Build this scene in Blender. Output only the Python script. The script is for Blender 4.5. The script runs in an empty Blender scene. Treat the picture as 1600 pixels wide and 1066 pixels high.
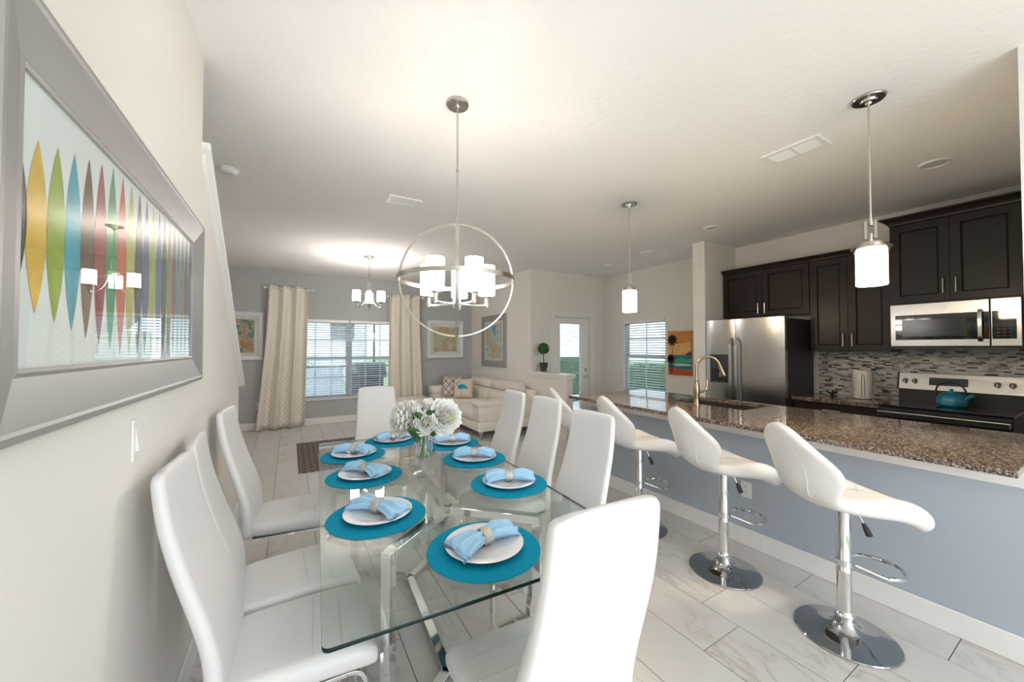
import bpy, bmesh, math, random
from mathutils import Vector, Matrix
random.seed(7)
S = bpy.context.scene
C = S.collection
PI = math.pi
R = math.radians

# ------------------------------------------------------------------ camera, sky, light, exposure
HC = 1.44                                   # camera height
H = 2.845                                   # ceiling height
FPX, YAW, PITCH = 582.0, math.atan(347/582.0), math.atan(11/582.0)
cd = bpy.data.cameras.new('camera')
cam = bpy.data.objects.new('camera', cd); C.objects.link(cam)
cd.sensor_fit = 'HORIZONTAL'; cd.sensor_width = 36.0
cd.lens = 36.0*FPX/1600.0
cd.clip_start = 0.05; cd.clip_end = 200
cam.location = (0, 0, HC)
cam.rotation_euler = (PI/2 + PITCH, 0, -YAW)
S.camera = cam

S.view_settings.view_transform = 'Standard'
S.view_settings.look = 'None'
S.view_settings.gamma = 1.0
S.view_settings.use_curve_mapping = False
S.view_settings.exposure = 1.42
S.cycles.max_bounces = 14
S.cycles.diffuse_bounces = 6
S.cycles.glossy_bounces = 6
S.cycles.transparent_max_bounces = 24
S.cycles.transmission_bounces = 10
S.cycles.caustics_reflective = False
S.cycles.caustics_refractive = False
S.cycles.sample_clamp_indirect = 6.0

W = bpy.data.worlds.new('sky'); S.world = W
W.use_nodes = True
bg = W.node_tree.nodes['Background']
bg.inputs[0].default_value = (0.84, 0.91, 1.0, 1)
bg.inputs[1].default_value = 1.3

def area(name, loc, rot, sx, sy, power, col=(1, 1, 1)):
    l = bpy.data.lights.new(name, 'AREA'); l.shape = 'RECTANGLE'
    l.size = sx; l.size_y = sy; l.energy = power; l.color = col
    o = bpy.data.objects.new(name, l); C.objects.link(o)
    o.location = loc; o.rotation_euler = rot
    return o
# added fill light, set at the invented opening behind the camera
area('fill_back', (1.25, -2.72, 1.35), (R(104), 0, 0), 2.9, 2.3, 29, (0.94, 0.97, 1.0))

# ------------------------------------------------------------------ materials
def lin(c):
    return tuple(((v/255.0)/12.92 if v/255.0 <= 0.04045 else ((v/255.0+0.055)/1.055)**2.4) for v in c)
def mat(name, col, rough=0.5, metal=0.0, spec=0.5, coat=0.0, emit=None, estr=0.0, bump=0.0, bscale=60.0, var=0.0, vscale=8.0, sheen=0.0, aniso=0.0, sss=0.0, bdist=0.002):
    m = bpy.data.materials.new(name); m.use_nodes = True
    nt = m.node_tree; b = nt.nodes['Principled BSDF']
    b.inputs['Base Color'].default_value = (*col, 1)
    b.inputs['Roughness'].default_value = rough
    b.inputs['Metallic'].default_value = metal
    b.inputs['Specular IOR Level'].default_value = spec
    b.inputs['Coat Weight'].default_value = coat
    b.inputs['Coat Roughness'].default_value = 0.05
    if sheen: b.inputs['Sheen Weight'].default_value = sheen
    if aniso: b.inputs['Anisotropic'].default_value = aniso
    if sss:
        b.inputs['Subsurface Weight'].default_value = sss
        b.inputs['Subsurface Radius'].default_value = (0.02, 0.015, 0.01)
        b.inputs['Subsurface Scale'].default_value = 0.3
    if emit is not None:
        b.inputs['Emission Color'].default_value = (*emit, 1); b.inputs['Emission Strength'].default_value = estr
    if bump or var:
        tc = nt.nodes.new('ShaderNodeTexCoord')
    if bump:
        n = nt.nodes.new('ShaderNodeTexNoise'); n.inputs['Scale'].default_value = bscale; n.inputs['Detail'].default_value = 3
        nt.links.new(tc.outputs['Object'], n.inputs['Vector'])
        bp = nt.nodes.new('ShaderNodeBump'); bp.inputs['Strength'].default_value = bump; bp.inputs['Distance'].default_value = bdist
        nt.links.new(n.outputs['Fac'], bp.inputs['Height']); nt.links.new(bp.outputs[0], b.inputs['Normal'])
    if var:
        n = nt.nodes.new('ShaderNodeTexNoise'); n.inputs['Scale'].default_value = vscale; n.inputs['Detail'].default_value = 5
        nt.links.new(tc.outputs['Object'], n.inputs['Vector'])
        mx = nt.nodes.new('ShaderNodeMix'); mx.data_type = 'RGBA'
        mx.inputs['A'].default_value = (*[c*(1-var) for c in col], 1); mx.inputs['B'].default_value = (*[min(1, c*(1+var)) for c in col], 1)
        nt.links.new(n.outputs['Fac'], mx.inputs['Factor']); nt.links.new(mx.outputs['Result'], b.inputs['Base Color'])
    return m
def N(nt, t, **kw):
    n = nt.nodes.new('ShaderNode'+t)
    for k, v in kw.items():
        if k in ('operation', 'data_type', 'blend_type', 'feature', 'distance', 'wave_type', 'bands_direction', 'noise_dimensions', 'use_clamp', 'interpolation'):
            setattr(n, k, v)
        else:
            n.inputs[int(k[1:]) if k[0] == 'i' and k[1:].isdigit() else k.replace('_', ' ')].default_value = v
    return n
def ramp(nt, fac, stops, interp='LINEAR'):
    r = nt.nodes.new('ShaderNodeValToRGB'); r.color_ramp.interpolation = interp
    e = r.color_ramp.elements
    while len(e) < len(stops): e.new(0.5)
    for k, (p, c) in enumerate(stops):
        e[k].position = p; e[k].color = (*c, 1)
    nt.links.new(fac, r.inputs[0]); return r
def math_(nt, op, a, b=None, clamp=False):
    n = nt.nodes.new('ShaderNodeMath'); n.operation = op; n.use_clamp = clamp
    for k, v in enumerate((a, b)):
        if v is None: continue
        if isinstance(v, (int, float)): n.inputs[k].default_value = v
        else: nt.links.new(v, n.inputs[k])
    return n.outputs[0]
def thin_glass(name, tint, ior=1.45, rough=0.0, boost=1.0, body=0.0, bodycol=(1, 1, 1)):
    # thin pane: light passes straight through, reflecting by Fresnel
    m = bpy.data.materials.new(name); m.use_nodes = True; nt = m.node_tree; nt.nodes.clear()
    out = nt.nodes.new('ShaderNodeOutputMaterial')
    tr = nt.nodes.new('ShaderNodeBsdfTransparent'); tr.inputs[0].default_value = (*tint, 1)
    gl = nt.nodes.new('ShaderNodeBsdfGlossy'); gl.inputs[0].default_value = (1, 1, 1, 1); gl.inputs['Roughness'].default_value = rough
    lw = nt.nodes.new('ShaderNodeLayerWeight'); f0 = ((ior-1)/(ior+1))**2       # Schlick, the same from both sides of the pane
    p5 = math_(nt, 'POWER', lw.outputs['Facing'], 5.0)
    f = math_(nt, 'MULTIPLY', math_(nt, 'ADD', math_(nt, 'MULTIPLY', p5, 1-f0), f0), boost, True)
    mx = nt.nodes.new('ShaderNodeMixShader'); nt.links.new(f, mx.inputs[0])
    last = tr.outputs[0]
    if body:
        df = nt.nodes.new('ShaderNodeBsdfDiffuse'); df.inputs[0].default_value = (*bodycol, 1)
        m2 = nt.nodes.new('ShaderNodeMixShader'); m2.inputs[0].default_value = body
        nt.links.new(tr.outputs[0], m2.inputs[1]); nt.links.new(df.outputs[0], m2.inputs[2]); last = m2.outputs[0]
    nt.links.new(last, mx.inputs[1]); nt.links.new(gl.outputs[0], mx.inputs[2]); nt.links.new(mx.outputs[0], out.inputs[0])
    return m

M = {}
M['ceiling'] = mat('ceiling_paint', (0.86, 0.845, 0.83), 0.9, bump=0.5, bscale=26, bdist=0.006)
M['cream'] = mat('cream_wall_paint', (0.77, 0.742, 0.70), 0.85, bump=0.25, bscale=30, bdist=0.004)
M['greywall'] = mat('grey_wall_paint', (0.445, 0.447, 0.455), 0.85, bump=0.2, bscale=30, bdist=0.004)
M['bluewall'] = mat('blue_grey_wall_paint', (0.41, 0.46, 0.52), 0.8, bump=0.25, bscale=34, bdist=0.004)
M['trim'] = mat('white_trim_paint', (0.80, 0.79, 0.77), 0.35, bump=0.05)
M['white'] = mat('white_enamel', (0.82, 0.82, 0.81), 0.35, bump=0.03)
M['grout'] = mat('dark_grout', (0.14, 0.13, 0.12), 0.9, bump=0.3)
M['leather'] = mat('white_leather', (0.70, 0.70, 0.705), 0.42, bump=0.12, bscale=160, bdist=0.0012)
M['seam'] = mat('seam_thread', (0.55, 0.56, 0.58), 0.7, bump=0.1)
M['stoolfab'] = mat('white_stool_leather', (0.76, 0.745, 0.735), 0.4, bump=0.12, bscale=150, bdist=0.0012)
M['sofa'] = mat('cream_sofa_leather', (0.76, 0.72, 0.65), 0.5, bump=0.15, bscale=90, bdist=0.0015)
M['chrome'] = mat('chrome', (0.78, 0.78, 0.79), 0.06, 1.0, bump=0.01)
M['darkchrome'] = mat('dark_chrome', (0.42, 0.43, 0.45), 0.08, 1.0, bump=0.01)
M['nickel'] = mat('brushed_nickel', (0.60, 0.57, 0.52), 0.25, 1.0, bump=0.05, bscale=200)
M['bronze'] = mat('champagne_bronze', (0.40, 0.31, 0.22), 0.25, 1.0, bump=0.03)
M['steel'] = mat('stainless_steel', (0.50, 0.485, 0.47), 0.24, 1.0, bump=0.03, bscale=250, aniso=0.5)
M['black'] = mat('black_plastic', (0.012, 0.012, 0.013), 0.35, bump=0.04)
M['blackglass'] = mat('black_glass', (0.006, 0.006, 0.007), 0.04, spec=0.6, coat=0.6, bump=0.005)
M['darkgrey'] = mat('dark_grey_panel', (0.035, 0.036, 0.04), 0.45, bump=0.05)
M['espresso'] = mat('espresso_wood', (0.026, 0.018, 0.017), 0.30, spec=0.28, var=0.25, vscale=14, bump=0.06, bscale=40)
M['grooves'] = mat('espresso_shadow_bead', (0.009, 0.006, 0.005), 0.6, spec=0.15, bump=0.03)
M['teal'] = mat('woven_teal_mat', (0.0, 0.26, 0.42), 0.85, spec=0.15, bump=0.8, bscale=500, bdist=0.002, var=0.12, vscale=120)
M['plate'] = mat('white_porcelain', (0.83, 0.83, 0.84), 0.12, coat=0.4, bump=0.01)
M['satin'] = mat('pale_blue_satin', (0.33, 0.60, 0.86), 0.30, sheen=0.3, bump=0.15, bscale=30, bdist=0.004, var=0.12, vscale=20)
M['ring'] = mat('silver_beaded_ring', (0.66, 0.63, 0.60), 0.25, 1.0, bump=1.0, bscale=320, bdist=0.004)
M['petal'] = mat('white_petal', (0.89, 0.89, 0.86), 0.6, sss=0.2, bump=0.1)
M['petalcore'] = mat('yellow_petal_core', (0.82, 0.83, 0.36), 0.6, bump=0.1)
M['leaf'] = mat('green_leaf', (0.035, 0.13, 0.03), 0.5, bump=0.2, var=0.4, vscale=30)
M['stem'] = mat('green_stem', (0.12, 0.26, 0.05), 0.5, bump=0.2)
M['bark'] = mat('dark_bark', (0.05, 0.04, 0.025), 0.8, bump=0.6)
M['pot'] = mat('mossy_bronze_pot', (0.055, 0.06, 0.035), 0.5, 0.3, bump=0.5, bscale=40)
M['glasstop'] = thin_glass('table_glass', (0.92, 0.965, 0.945), 1.5, boost=1.5)
M['glassedge'] = mat('green_glass_edge', (0.006, 0.022, 0.019), 0.25, spec=0.25, coat=0.0, bump=0.01)
M['vaseglass'] = thin_glass('vase_glass', (0.955, 0.97, 0.97), 1.5, boost=2.6)
M['pane'] = thin_glass('window_pane', (0.90, 0.96, 0.98), 1.45)
M['artglass'] = thin_glass('picture_glass', (0.98, 0.99, 0.99), 1.45, boost=1.3)
M['clearrim'] = thin_glass('clear_lamp_glass', (0.95, 0.93, 0.90), 1.5, boost=1.8)
M['slat'] = mat('white_blind_slat', (0.80, 0.81, 0.82), 0.5, bump=0.04)
M['cord'] = mat('blind_cord', (0.7, 0.7, 0.7), 0.8, bump=0.05)
M['vinyl'] = mat('shaded_window_vinyl', (0.36, 0.42, 0.47), 0.4, bump=0.03)  # backlit shade of the frames is put into this blue-grey
M['silver'] = mat('silver_frame', (0.36, 0.35, 0.345), 0.42, 0.45, bump=0.08, bscale=90)
M['greyframe'] = mat('grey_silver_frame', (0.40, 0.40, 0.40), 0.35, 0.6, bump=0.08)
M['whiteframe'] = mat('white_wood_frame', (0.72, 0.72, 0.76), 0.4, bump=0.05)
M['matboard'] = mat('mat_board', (0.70, 0.68, 0.62), 0.9, bump=0.05)
M['canvas'] = mat('pale_canvas', (0.80, 0.86, 0.86), 0.8, bump=0.15, bscale=200, var=0.05, vscale=3)
M['kettle'] = mat('teal_enamel', (0.01, 0.22, 0.35), 0.12, coat=0.8, bump=0.01)
M['canister'] = mat('white_canister', (0.78, 0.74, 0.70), 0.3, bump=0.03)
M['display'] = mat('dark_display', (0.02, 0.025, 0.02), 0.15, bump=0.01)
M['led'] = mat('green_display_digits', (0.05, 0.3, 0.1), 0.4, emit=(0.1, 0.9, 0.3), estr=0.5, bump=0.01)
M['outlet'] = mat('outlet_plastic', (0.80, 0.80, 0.79), 0.35, bump=0.02)
M['slot'] = mat('outlet_slot', (0.08, 0.08, 0.08), 0.6, bump=0.02)
M['lampshade'] = mat('lit_opal_glass', (0.9, 0.88, 0.84), 0.4, emit=(1.0, 0.955, 0.915), estr=6.8, bump=0.01)
M['lampshade_w'] = mat('lit_opal_glass_warm', (0.9, 0.86, 0.78), 0.4, emit=(1.0, 0.82, 0.56), estr=15.0, bump=0.01)
M['lampshade_l'] = mat('lit_opal_glass_living', (0.9, 0.88, 0.84), 0.4, emit=(1.0, 0.935, 0.87), estr=22.0, bump=0.01)
M['bulb'] = mat('lit_pendant_bulb', (0.9, 0.86, 0.78), 0.4, emit=(1.0, 0.86, 0.66), estr=320.0, bump=0.01)
M['canlens'] = mat('recessed_lens', (0.62, 0.62, 0.62), 0.5, bump=0.05)
M['lawn'] = mat('lawn', (0.20, 0.27, 0.13), 0.95, bump=0.6, bscale=80, var=0.3, vscale=3)
M['patio'] = mat('patio_concrete', (0.55, 0.57, 0.58), 0.9, bump=0.3, var=0.08)
M['stucco'] = mat('neighbour_stucco', (0.66, 0.68, 0.66), 0.9, bump=0.3, var=0.06)
M['roof'] = mat('roof_shingle', (0.20, 0.19, 0.19), 0.9, bump=0.6, var=0.2)
M['screen'] = mat('lanai_aluminium', (0.05, 0.06, 0.07), 0.5, 0.3, bump=0.03)
M['hedge'] = mat('hedge_leaf', (0.05, 0.16, 0.06), 0.7, var=0.5, vscale=10, bump=0.4)
M['carpet'] = mat('stair_carpet', (0.42, 0.38, 0.33), 1.0, bump=1.0, bscale=300)
M['grill'] = mat('grill_cover', (0.02, 0.022, 0.03), 0.6, bump=0.2)

def tile_mat():
    m = bpy.data.materials.new('marble_look_tile'); m.use_nodes = True; nt = m.node_tree; b = nt.nodes['Principled BSDF']
    tc = nt.nodes.new('ShaderNodeTexCoord'); oi = nt.nodes.new('ShaderNodeObjectInfo')
    add = nt.nodes.new('ShaderNodeVectorMath'); add.operation = 'ADD'
    cmb = nt.nodes.new('ShaderNodeCombineXYZ')
    r = math_(nt, 'MULTIPLY', oi.outputs['Random'], 57.0)
    nt.links.new(r, cmb.inputs[0]); nt.links.new(r, cmb.inputs[1])
    nt.links.new(tc.outputs['Object'], add.inputs[0]); nt.links.new(cmb.outputs[0], add.inputs[1])
    mp = nt.nodes.new('ShaderNodeMapping'); mp.inputs['Rotation'].default_value = (0, 0, 0.6); mp.inputs['Scale'].default_value = (2.6, 1.0, 1)
    nt.links.new(add.outputs[0], mp.inputs[0])
    n = N(nt, 'TexNoise', Scale=2.2, Detail=7.0, Roughness=0.55, Distortion=1.1); nt.links.new(mp.outputs[0], n.inputs['Vector'])
    v = math_(nt, 'ABSOLUTE', math_(nt, 'SUBTRACT', n.outputs['Fac'], 0.5))
    vein = ramp(nt, v, [(0.0, (0.42, 0.39, 0.36)), (0.012, (0.54, 0.515, 0.49)), (0.05, (0.615, 0.59, 0.565)), (0.2, (0.64, 0.62, 0.595))])
    n2 = N(nt, 'TexNoise', Scale=1.3, Detail=3.0); nt.links.new(add.outputs[0], n2.inputs['Vector'])
    mx = nt.nodes.new('ShaderNodeMix'); mx.data_type = 'RGBA'; mx.inputs['A'].default_value = (0.635, 0.615, 0.59, 1)
    nt.links.new(ramp(nt, n2.outputs['Fac'], [(0.42, (0, 0, 0)), (0.62, (1, 1, 1))]).outputs[0], mx.inputs['Factor'])
    nt.links.new(vein.outputs[0], mx.inputs['B']); nt.links.new(mx.outputs['Result'], b.inputs['Base Color'])
    b.inputs['Roughness'].default_value = 0.28
    return m
M['tile'] = tile_mat()

def granite():
    m = bpy.data.materials.new('brown_granite'); m.use_nodes = True; nt = m.node_tree; b = nt.nodes['Principled BSDF']
    tc = nt.nodes.new('ShaderNodeTexCoord')
    v = N(nt, 'TexVoronoi', Scale=150.0); nt.links.new(tc.outputs['Object'], v.inputs['Vector'])
    n = N(nt, 'TexNoise', Scale=60.0, Detail=6.0, Roughness=0.7); nt.links.new(tc.outputs['Object'], n.inputs['Vector'])
    sp = nt.nodes.new('ShaderNodeSeparateColor'); nt.links.new(v.outputs['Color'], sp.inputs[0])
    f = math_(nt, 'ADD', math_(nt, 'MULTIPLY', sp.outputs[0], 0.55), math_(nt, 'MULTIPLY', n.outputs['Fac'], 0.5))
    r = ramp(nt, f, [(0.22, (0.012, 0.010, 0.009)), (0.40, (0.07, 0.048, 0.036)), (0.55, (0.17, 0.115, 0.085)), (0.70, (0.28, 0.22, 0.18)), (0.85, (0.48, 0.45, 0.42))])
    nt.links.new(r.outputs[0], b.inputs['Base Color'])
    b.inputs['Roughness'].default_value = 0.06; b.inputs['Specular IOR Level'].default_value = 0.6
    return m
M['granite'] = granite()

def uvpat(name, kind, A, B_, sc=(1, 1), rough=0.9):
    m = bpy.data.materials.new(name); m.use_nodes = True; nt = m.node_tree; b = nt.nodes['Principled BSDF']
    uv = nt.nodes.new('ShaderNodeUVMap'); s = nt.nodes.new('ShaderNodeSeparateXYZ'); nt.links.new(uv.outputs[0], s.inputs[0])
    u = math_(nt, 'MULTIPLY', s.outputs[0], sc[0]); v = math_(nt, 'MULTIPLY', s.outputs[1], sc[1])
    b.inputs['Roughness'].default_value = rough
    if kind == 'trellis':
        a = math_(nt, 'COSINE', math_(nt, 'MULTIPLY', u, 2*PI)); c = math_(nt, 'COSINE', math_(nt, 'MULTIPLY', v, 2*PI))
        f = math_(nt, 'ABSOLUTE', math_(nt, 'ADD', a, c))
        r = ramp(nt, f, [(0.0, B_), (0.28, B_), (0.40, A), (1.0, A)])
    elif kind == 'diamond':
        fu = math_(nt, 'ABSOLUTE', math_(nt, 'SUBTRACT', math_(nt, 'FRACT', u), 0.5)); fv = math_(nt, 'ABSOLUTE', math_(nt, 'SUBTRACT', math_(nt, 'FRACT', v), 0.5))
        f = math_(nt, 'FRACT', math_(nt, 'MULTIPLY', math_(nt, 'ADD', fu, fv), 3.0))
        r = ramp(nt, f, [(0.0, A), (0.45, A), (0.55, B_), (1.0, B_)])
    else:
        fu = math_(nt, 'ABSOLUTE', math_(nt, 'SUBTRACT', math_(nt, 'FRACT', u), 0.5)); fv = math_(nt, 'ABSOLUTE', math_(nt, 'SUBTRACT', math_(nt, 'FRACT', v), 0.5))
        f = math_(nt, 'FRACT', math_(nt, 'ADD', math_(nt, 'MULTIPLY', math_(nt, 'ADD', fu, fv), 2.0), 0.0))
        r = ramp(nt, f, [(0.0, (0.05, 0.10, 0.12)), (0.2, (0.78, 0.74, 0.68)), (0.42, (0.75, 0.20, 0.08)), (0.62, (0.80, 0.76, 0.70)), (0.8, (0.10, 0.34, 0.33))], 'CONSTANT')
    n = N(nt, 'TexNoise', Scale=300.0); bp = nt.nodes.new('ShaderNodeBump'); bp.inputs['Strength'].default_value = 0.3; bp.inputs['Distance'].default_value = 0.002
    nt.links.new(n.outputs['Fac'], bp.inputs['Height']); nt.links.new(bp.outputs[0], b.inputs['Normal'])
    nt.links.new(r.outputs[0], b.inputs['Base Color'])
    return m
M['curtain'] = uvpat('cream_trellis_cloth', 'trellis', (0.72, 0.655, 0.56), (0.86, 0.845, 0.81), (1, 1))
M['rug'] = uvpat('diamond_rug', 'diamond', (0.045, 0.033, 0.027), (0.30, 0.24, 0.20), (1, 1), 1.0)
M['ikat'] = uvpat('coral_ikat_cloth', 'ikat', (1, 1, 1), (0, 0, 0), (3.0, 2.6))
M['blush'] = mat('blush_linen', (0.70, 0.58, 0.50), 0.9, bump=0.4, bscale=300)
M['flamingo'] = mat('teal_print', (0.01, 0.34, 0.45), 0.9, bump=0.2)

def art_mat(name, seed, stops, sc=3.0):
    m = bpy.data.materials.new(name); m.use_nodes = True; nt = m.node_tree; b = nt.nodes['Principled BSDF']
    tc = nt.nodes.new('ShaderNodeTexCoord'); mp = nt.nodes.new('ShaderNodeMapping')
    mp.inputs['Location'].default_value = (seed, seed*1.7, seed*0.6); mp.inputs['Scale'].default_value = (sc, sc, sc*0.75)
    nt.links.new(tc.outputs['Object'], mp.inputs[0])
    n = N(nt, 'TexNoise', Scale=1.3, Detail=9.0, Roughness=0.72, Distortion=0.15); nt.links.new(mp.outputs[0], n.inputs['Vector'])
    r = ramp(nt, n.outputs['Fac'], stops); b.inputs['Roughness'].default_value = 0.7
    nt.links.new(r.outputs[0], b.inputs['Base Color']); return m
M['art_a'] = art_mat('abstract_print_a', 3.1, [(0.25, (0.05, 0.10, 0.10)), (0.40, (0.10, 0.22, 0.20)), (0.47, (0.50, 0.44, 0.32)), (0.55, (0.50, 0.28, 0.15)), (0.62, (0.20, 0.22, 0.10)), (0.72, (0.60, 0.55, 0.45))], 4.0)
M['art_b'] = art_mat('abstract_print_b', 9.4, [(0.28, (0.10, 0.12, 0.14)), (0.40, (0.50, 0.52, 0.45)), (0.48, (0.48, 0.45, 0.25)), (0.55, (0.42, 0.27, 0.15)), (0.64, (0.60, 0.55, 0.40)), (0.75, (0.62, 0.64, 0.60))], 4.0)
M['art_c'] = art_mat('abstract_print_c', 15.2, [(0.28, (0.02, 0.13, 0.19)), (0.42, (0.10, 0.36, 0.42)), (0.50, (0.55, 0.66, 0.66)), (0.58, (0.52, 0.30, 0.18)), (0.66, (0.62, 0.52, 0.20)), (0.76, (0.60, 0.68, 0.68))], 3.4)

def flat(name, rgb, rough=0.7, var=0.2, vs=9.0):
    return mat(name, lin(rgb), rough, var=var, vscale=vs, bump=0.08)

# ------------------------------------------------------------------ mesh builder
class B:
    def __init__(self): self.v = []; self.f = []; self.mi = []; self.uv = None
    def face(self, idx, m=0): self.f.append(tuple(idx)); self.mi.append(m)
    def box(self, x0, x1, y0, y1, z0, z1, m=0, mtx=None):
        b = len(self.v)
        for z in (z0, z1):
            for (x, y) in ((x0, y0), (x1, y0), (x1, y1), (x0, y1)):
                p = Vector((x, y, z)); self.v.append(mtx @ p if mtx else p)
        for q in ((3, 2, 1, 0), (4, 5, 6, 7), (0, 1, 5, 4), (1, 2, 6, 5), (2, 3, 7, 6), (3, 0, 4, 7)):
            self.face([b+i for i in q], m)
        return self
    def loft(self, secs, closed=False, cap=True, m=0):
        b = len(self.v); n = len(secs[0]); k = len(secs)
        for s in secs:
            for p in s: self.v.append(Vector(p))
        for i in range(k if closed else k-1):
            i2 = (i+1) % k
            for j in range(n):
                j2 = (j+1) % n
                self.face((b+i*n+j, b+i*n+j2, b+i2*n+j2, b+i2*n+j), m)
        if cap and not closed:
            self.face([b+j for j in range(n)][::-1], m); self.face([b+(k-1)*n+j for j in range(n)], m)
        return self
    def cyl(self, p0, p1, r0, r1=None, n=16, m=0, cap=True):
        r1 = r0 if r1 is None else r1
        p0 = Vector(p0); p1 = Vector(p1); d = (p1-p0).normalized()
        a = d.orthogonal().normalized(); c = d.cross(a)
        s = [[p+(a*math.cos(2*PI*j/n)+c*math.sin(2*PI*j/n))*r for j in range(n)] for p, r in ((p0, r0), (p1, r1))]
        return self.loft(s, cap=cap, m=m)
    def tube(self, pts, r, n=8, m=0, closed=False, flatx=None):
        # flatx=(a,b): rectangular strip with half-width a along local 'side' and b in-plane
        pts = [Vector(p) for p in pts]; k = len(pts); secs = []; ref = None
        for i, p in enumerate(pts):
            if closed: d = (pts[(i+1) % k]-pts[i-1])
            else: d = pts[min(i+1, k-1)]-pts[max(i-1, 0)]
            d.normalize()
            if flatx and len(flatx) > 2: a = Vector(flatx[2]); a = (a-d*a.dot(d)).normalized()
            elif ref is None: a = d.orthogonal().normalized()
            else: a = (ref-d*ref.dot(d)).normalized()
            ref = a; c = d.cross(a)
            if flatx: secs.append([p+a*(sx*flatx[0])+c*(sy*flatx[1]) for sx, sy in ((-1, -1), (1, -1), (1, 1), (-1, 1))])
            else:
                rr = r[i] if isinstance(r, (list, tuple)) else r
                secs.append([p+(a*math.cos(2*PI*j/n)+c*math.sin(2*PI*j/n))*rr for j in range(n)])
        return self.loft(secs, closed=closed, m=m)
    def lathe(self, prof, c=(0, 0, 0), n=32, m=0, cap=True):
        c = Vector(c)
        secs = [[c+Vector((r*math.cos(2*PI*j/n), r*math.sin(2*PI*j/n), z)) for j in range(n)] for r, z in prof]
        return self.loft(secs, cap=cap, m=m)
    def poly(self, pts, m=0):
        b = len(self.v); self.v += [Vector(p) for p in pts]; self.face(range(b, b+len(pts)), m); return self
    def prism(self, pts, off, m=0):
        pts = [Vector(p) for p in pts]; off = Vector(off)
        return self.loft([pts, [p+off for p in pts]], m=m)
    def grid(self, fn, nu, nv, m=0, uvf=None):
        b = len(self.v)
        if self.uv is None: self.uv = {}
        for i in range(nu+1):
            for j in range(nv+1):
                self.v.append(Vector(fn(i/nu, j/nv)))
                if uvf: self.uv[len(self.v)-1] = uvf(i/nu, j/nv)
        for i in range(nu):
            for j in range(nv):
                a = b+i*(nv+1)+j; self.face((a, a+nv+1, a+nv+2, a+1), m)
        return self
    def sphere(self, c, r, n=16, k=10, m=0, s=(1, 1, 1)):
        c = Vector(c); secs = []
        for i in range(1, k):
            t = PI*i/k
            secs.append([c+Vector((math.sin(t)*math.cos(2*PI*j/n)*r*s[0], math.sin(t)*math.sin(2*PI*j/n)*r*s[1], -math.cos(t)*r*s[2])) for j in range(n)])
        b = len(self.v); self.loft(secs, cap=False, m=m)
        lo = len(self.v); self.v.append(c-Vector((0, 0, r*s[2]))); self.v.append(c+Vector((0, 0, r*s[2])))
        for j in range(n):
            j2 = (j+1) % n
            self.face((lo, b+j2, b+j), m); e = b+(k-2)*n; self.face((lo+1, e+j, e+j2), m)
        return self
    def mesh(self, name, mats, smooth=False, angle=35, off=None):
        me = bpy.data.meshes.new(name)
        vs = [tuple(p-off) if off else tuple(p) for p in self.v]
        me.from_pydata(vs, [], self.f)
        for mm in mats: me.materials.append(mm)
        for p, i in zip(me.polygons, self.mi): p.material_index = i
        if self.uv:
            ul = me.uv_layers.new(name='UVMap')
            for l in me.loops:
                ul.data[l.index].uv = self.uv.get(l.vertex_index, (0, 0))
        bm = bmesh.new(); bm.from_mesh(me); bmesh.ops.recalc_face_normals(bm, faces=bm.faces)
        if smooth:
            for f in bm.faces: f.smooth = True
            for e in bm.edges:
                if len(e.link_faces) == 2 and e.calc_face_angle(0) > R(angle): e.smooth = False
        bm.to_mesh(me); bm.free(); me.update(); return me

def obj(name, b, m, parent=None, smooth=False, bevel=0.0, sub=0, solid=0.0, world=False, angle=35):
    mats = m if isinstance(m, (list, tuple)) else [m]
    mats = [M[x] if isinstance(x, str) else x for x in mats]
    off = None
    if world and parent is not None:
        off = Vector(parent.location)
        if parent.parent is not None: off += Vector(parent.parent.location)
    o = bpy.data.objects.new(name, b.mesh(name, mats, smooth, angle, off)); C.objects.link(o)
    if parent is not None: o.parent = parent
    if solid:
        s = o.modifiers.new('solid', 'SOLIDIFY'); s.thickness = solid; s.offset = 0
    if bevel:
        s = o.modifiers.new('bevel', 'BEVEL'); s.width = bevel; s.segments = 2; s.limit_method = 'ANGLE'; s.angle_limit = R(40)
    if sub:
        s = o.modifiers.new('sub', 'SUBSURF'); s.levels = sub; s.render_levels = sub
    return o
def thing(name, label, cat, loc=(0, 0, 0), rz=0.0, group=None):
    o = bpy.data.objects.new(name, None); C.objects.link(o); o.empty_display_size = 0.1
    o.location = loc; o.rotation_euler = (0, 0, rz); tag(o, label, cat, group); return o
def tag(o, label, cat, group=None):
    o['label'] = label; o['category'] = cat
    if group: o['group'] = group
    return o
def struct(o, label=None, cat=None):
    o['kind'] = 'structure'
    if label: o['label'] = label
    if cat: o['category'] = cat
    return o
def dup(root, loc, rz, label):
    r = root.copy(); C.objects.link(r); r.location = loc; r.rotation_euler = (0, 0, rz); r['label'] = label
    for ch in list(root.children):
        c = ch.copy(); C.objects.link(c); c.parent = r
        for g in list(ch.children):
            d = g.copy(); C.objects.link(d); d.parent = c
    return r
def arc(c, r, a0, a1, n, plane='xz'):
    out = []
    for i in range(n+1):
        t = a0+(a1-a0)*i/n
        if plane == 'xz': out.append((c[0]+r*math.cos(t), c[1], c[2]+r*math.sin(t)))
        elif plane == 'yz': out.append((c[0], c[1]+r*math.cos(t), c[2]+r*math.sin(t)))
        else: out.append((c[0]+r*math.cos(t), c[1]+r*math.sin(t), c[2]))
    return out
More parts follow.
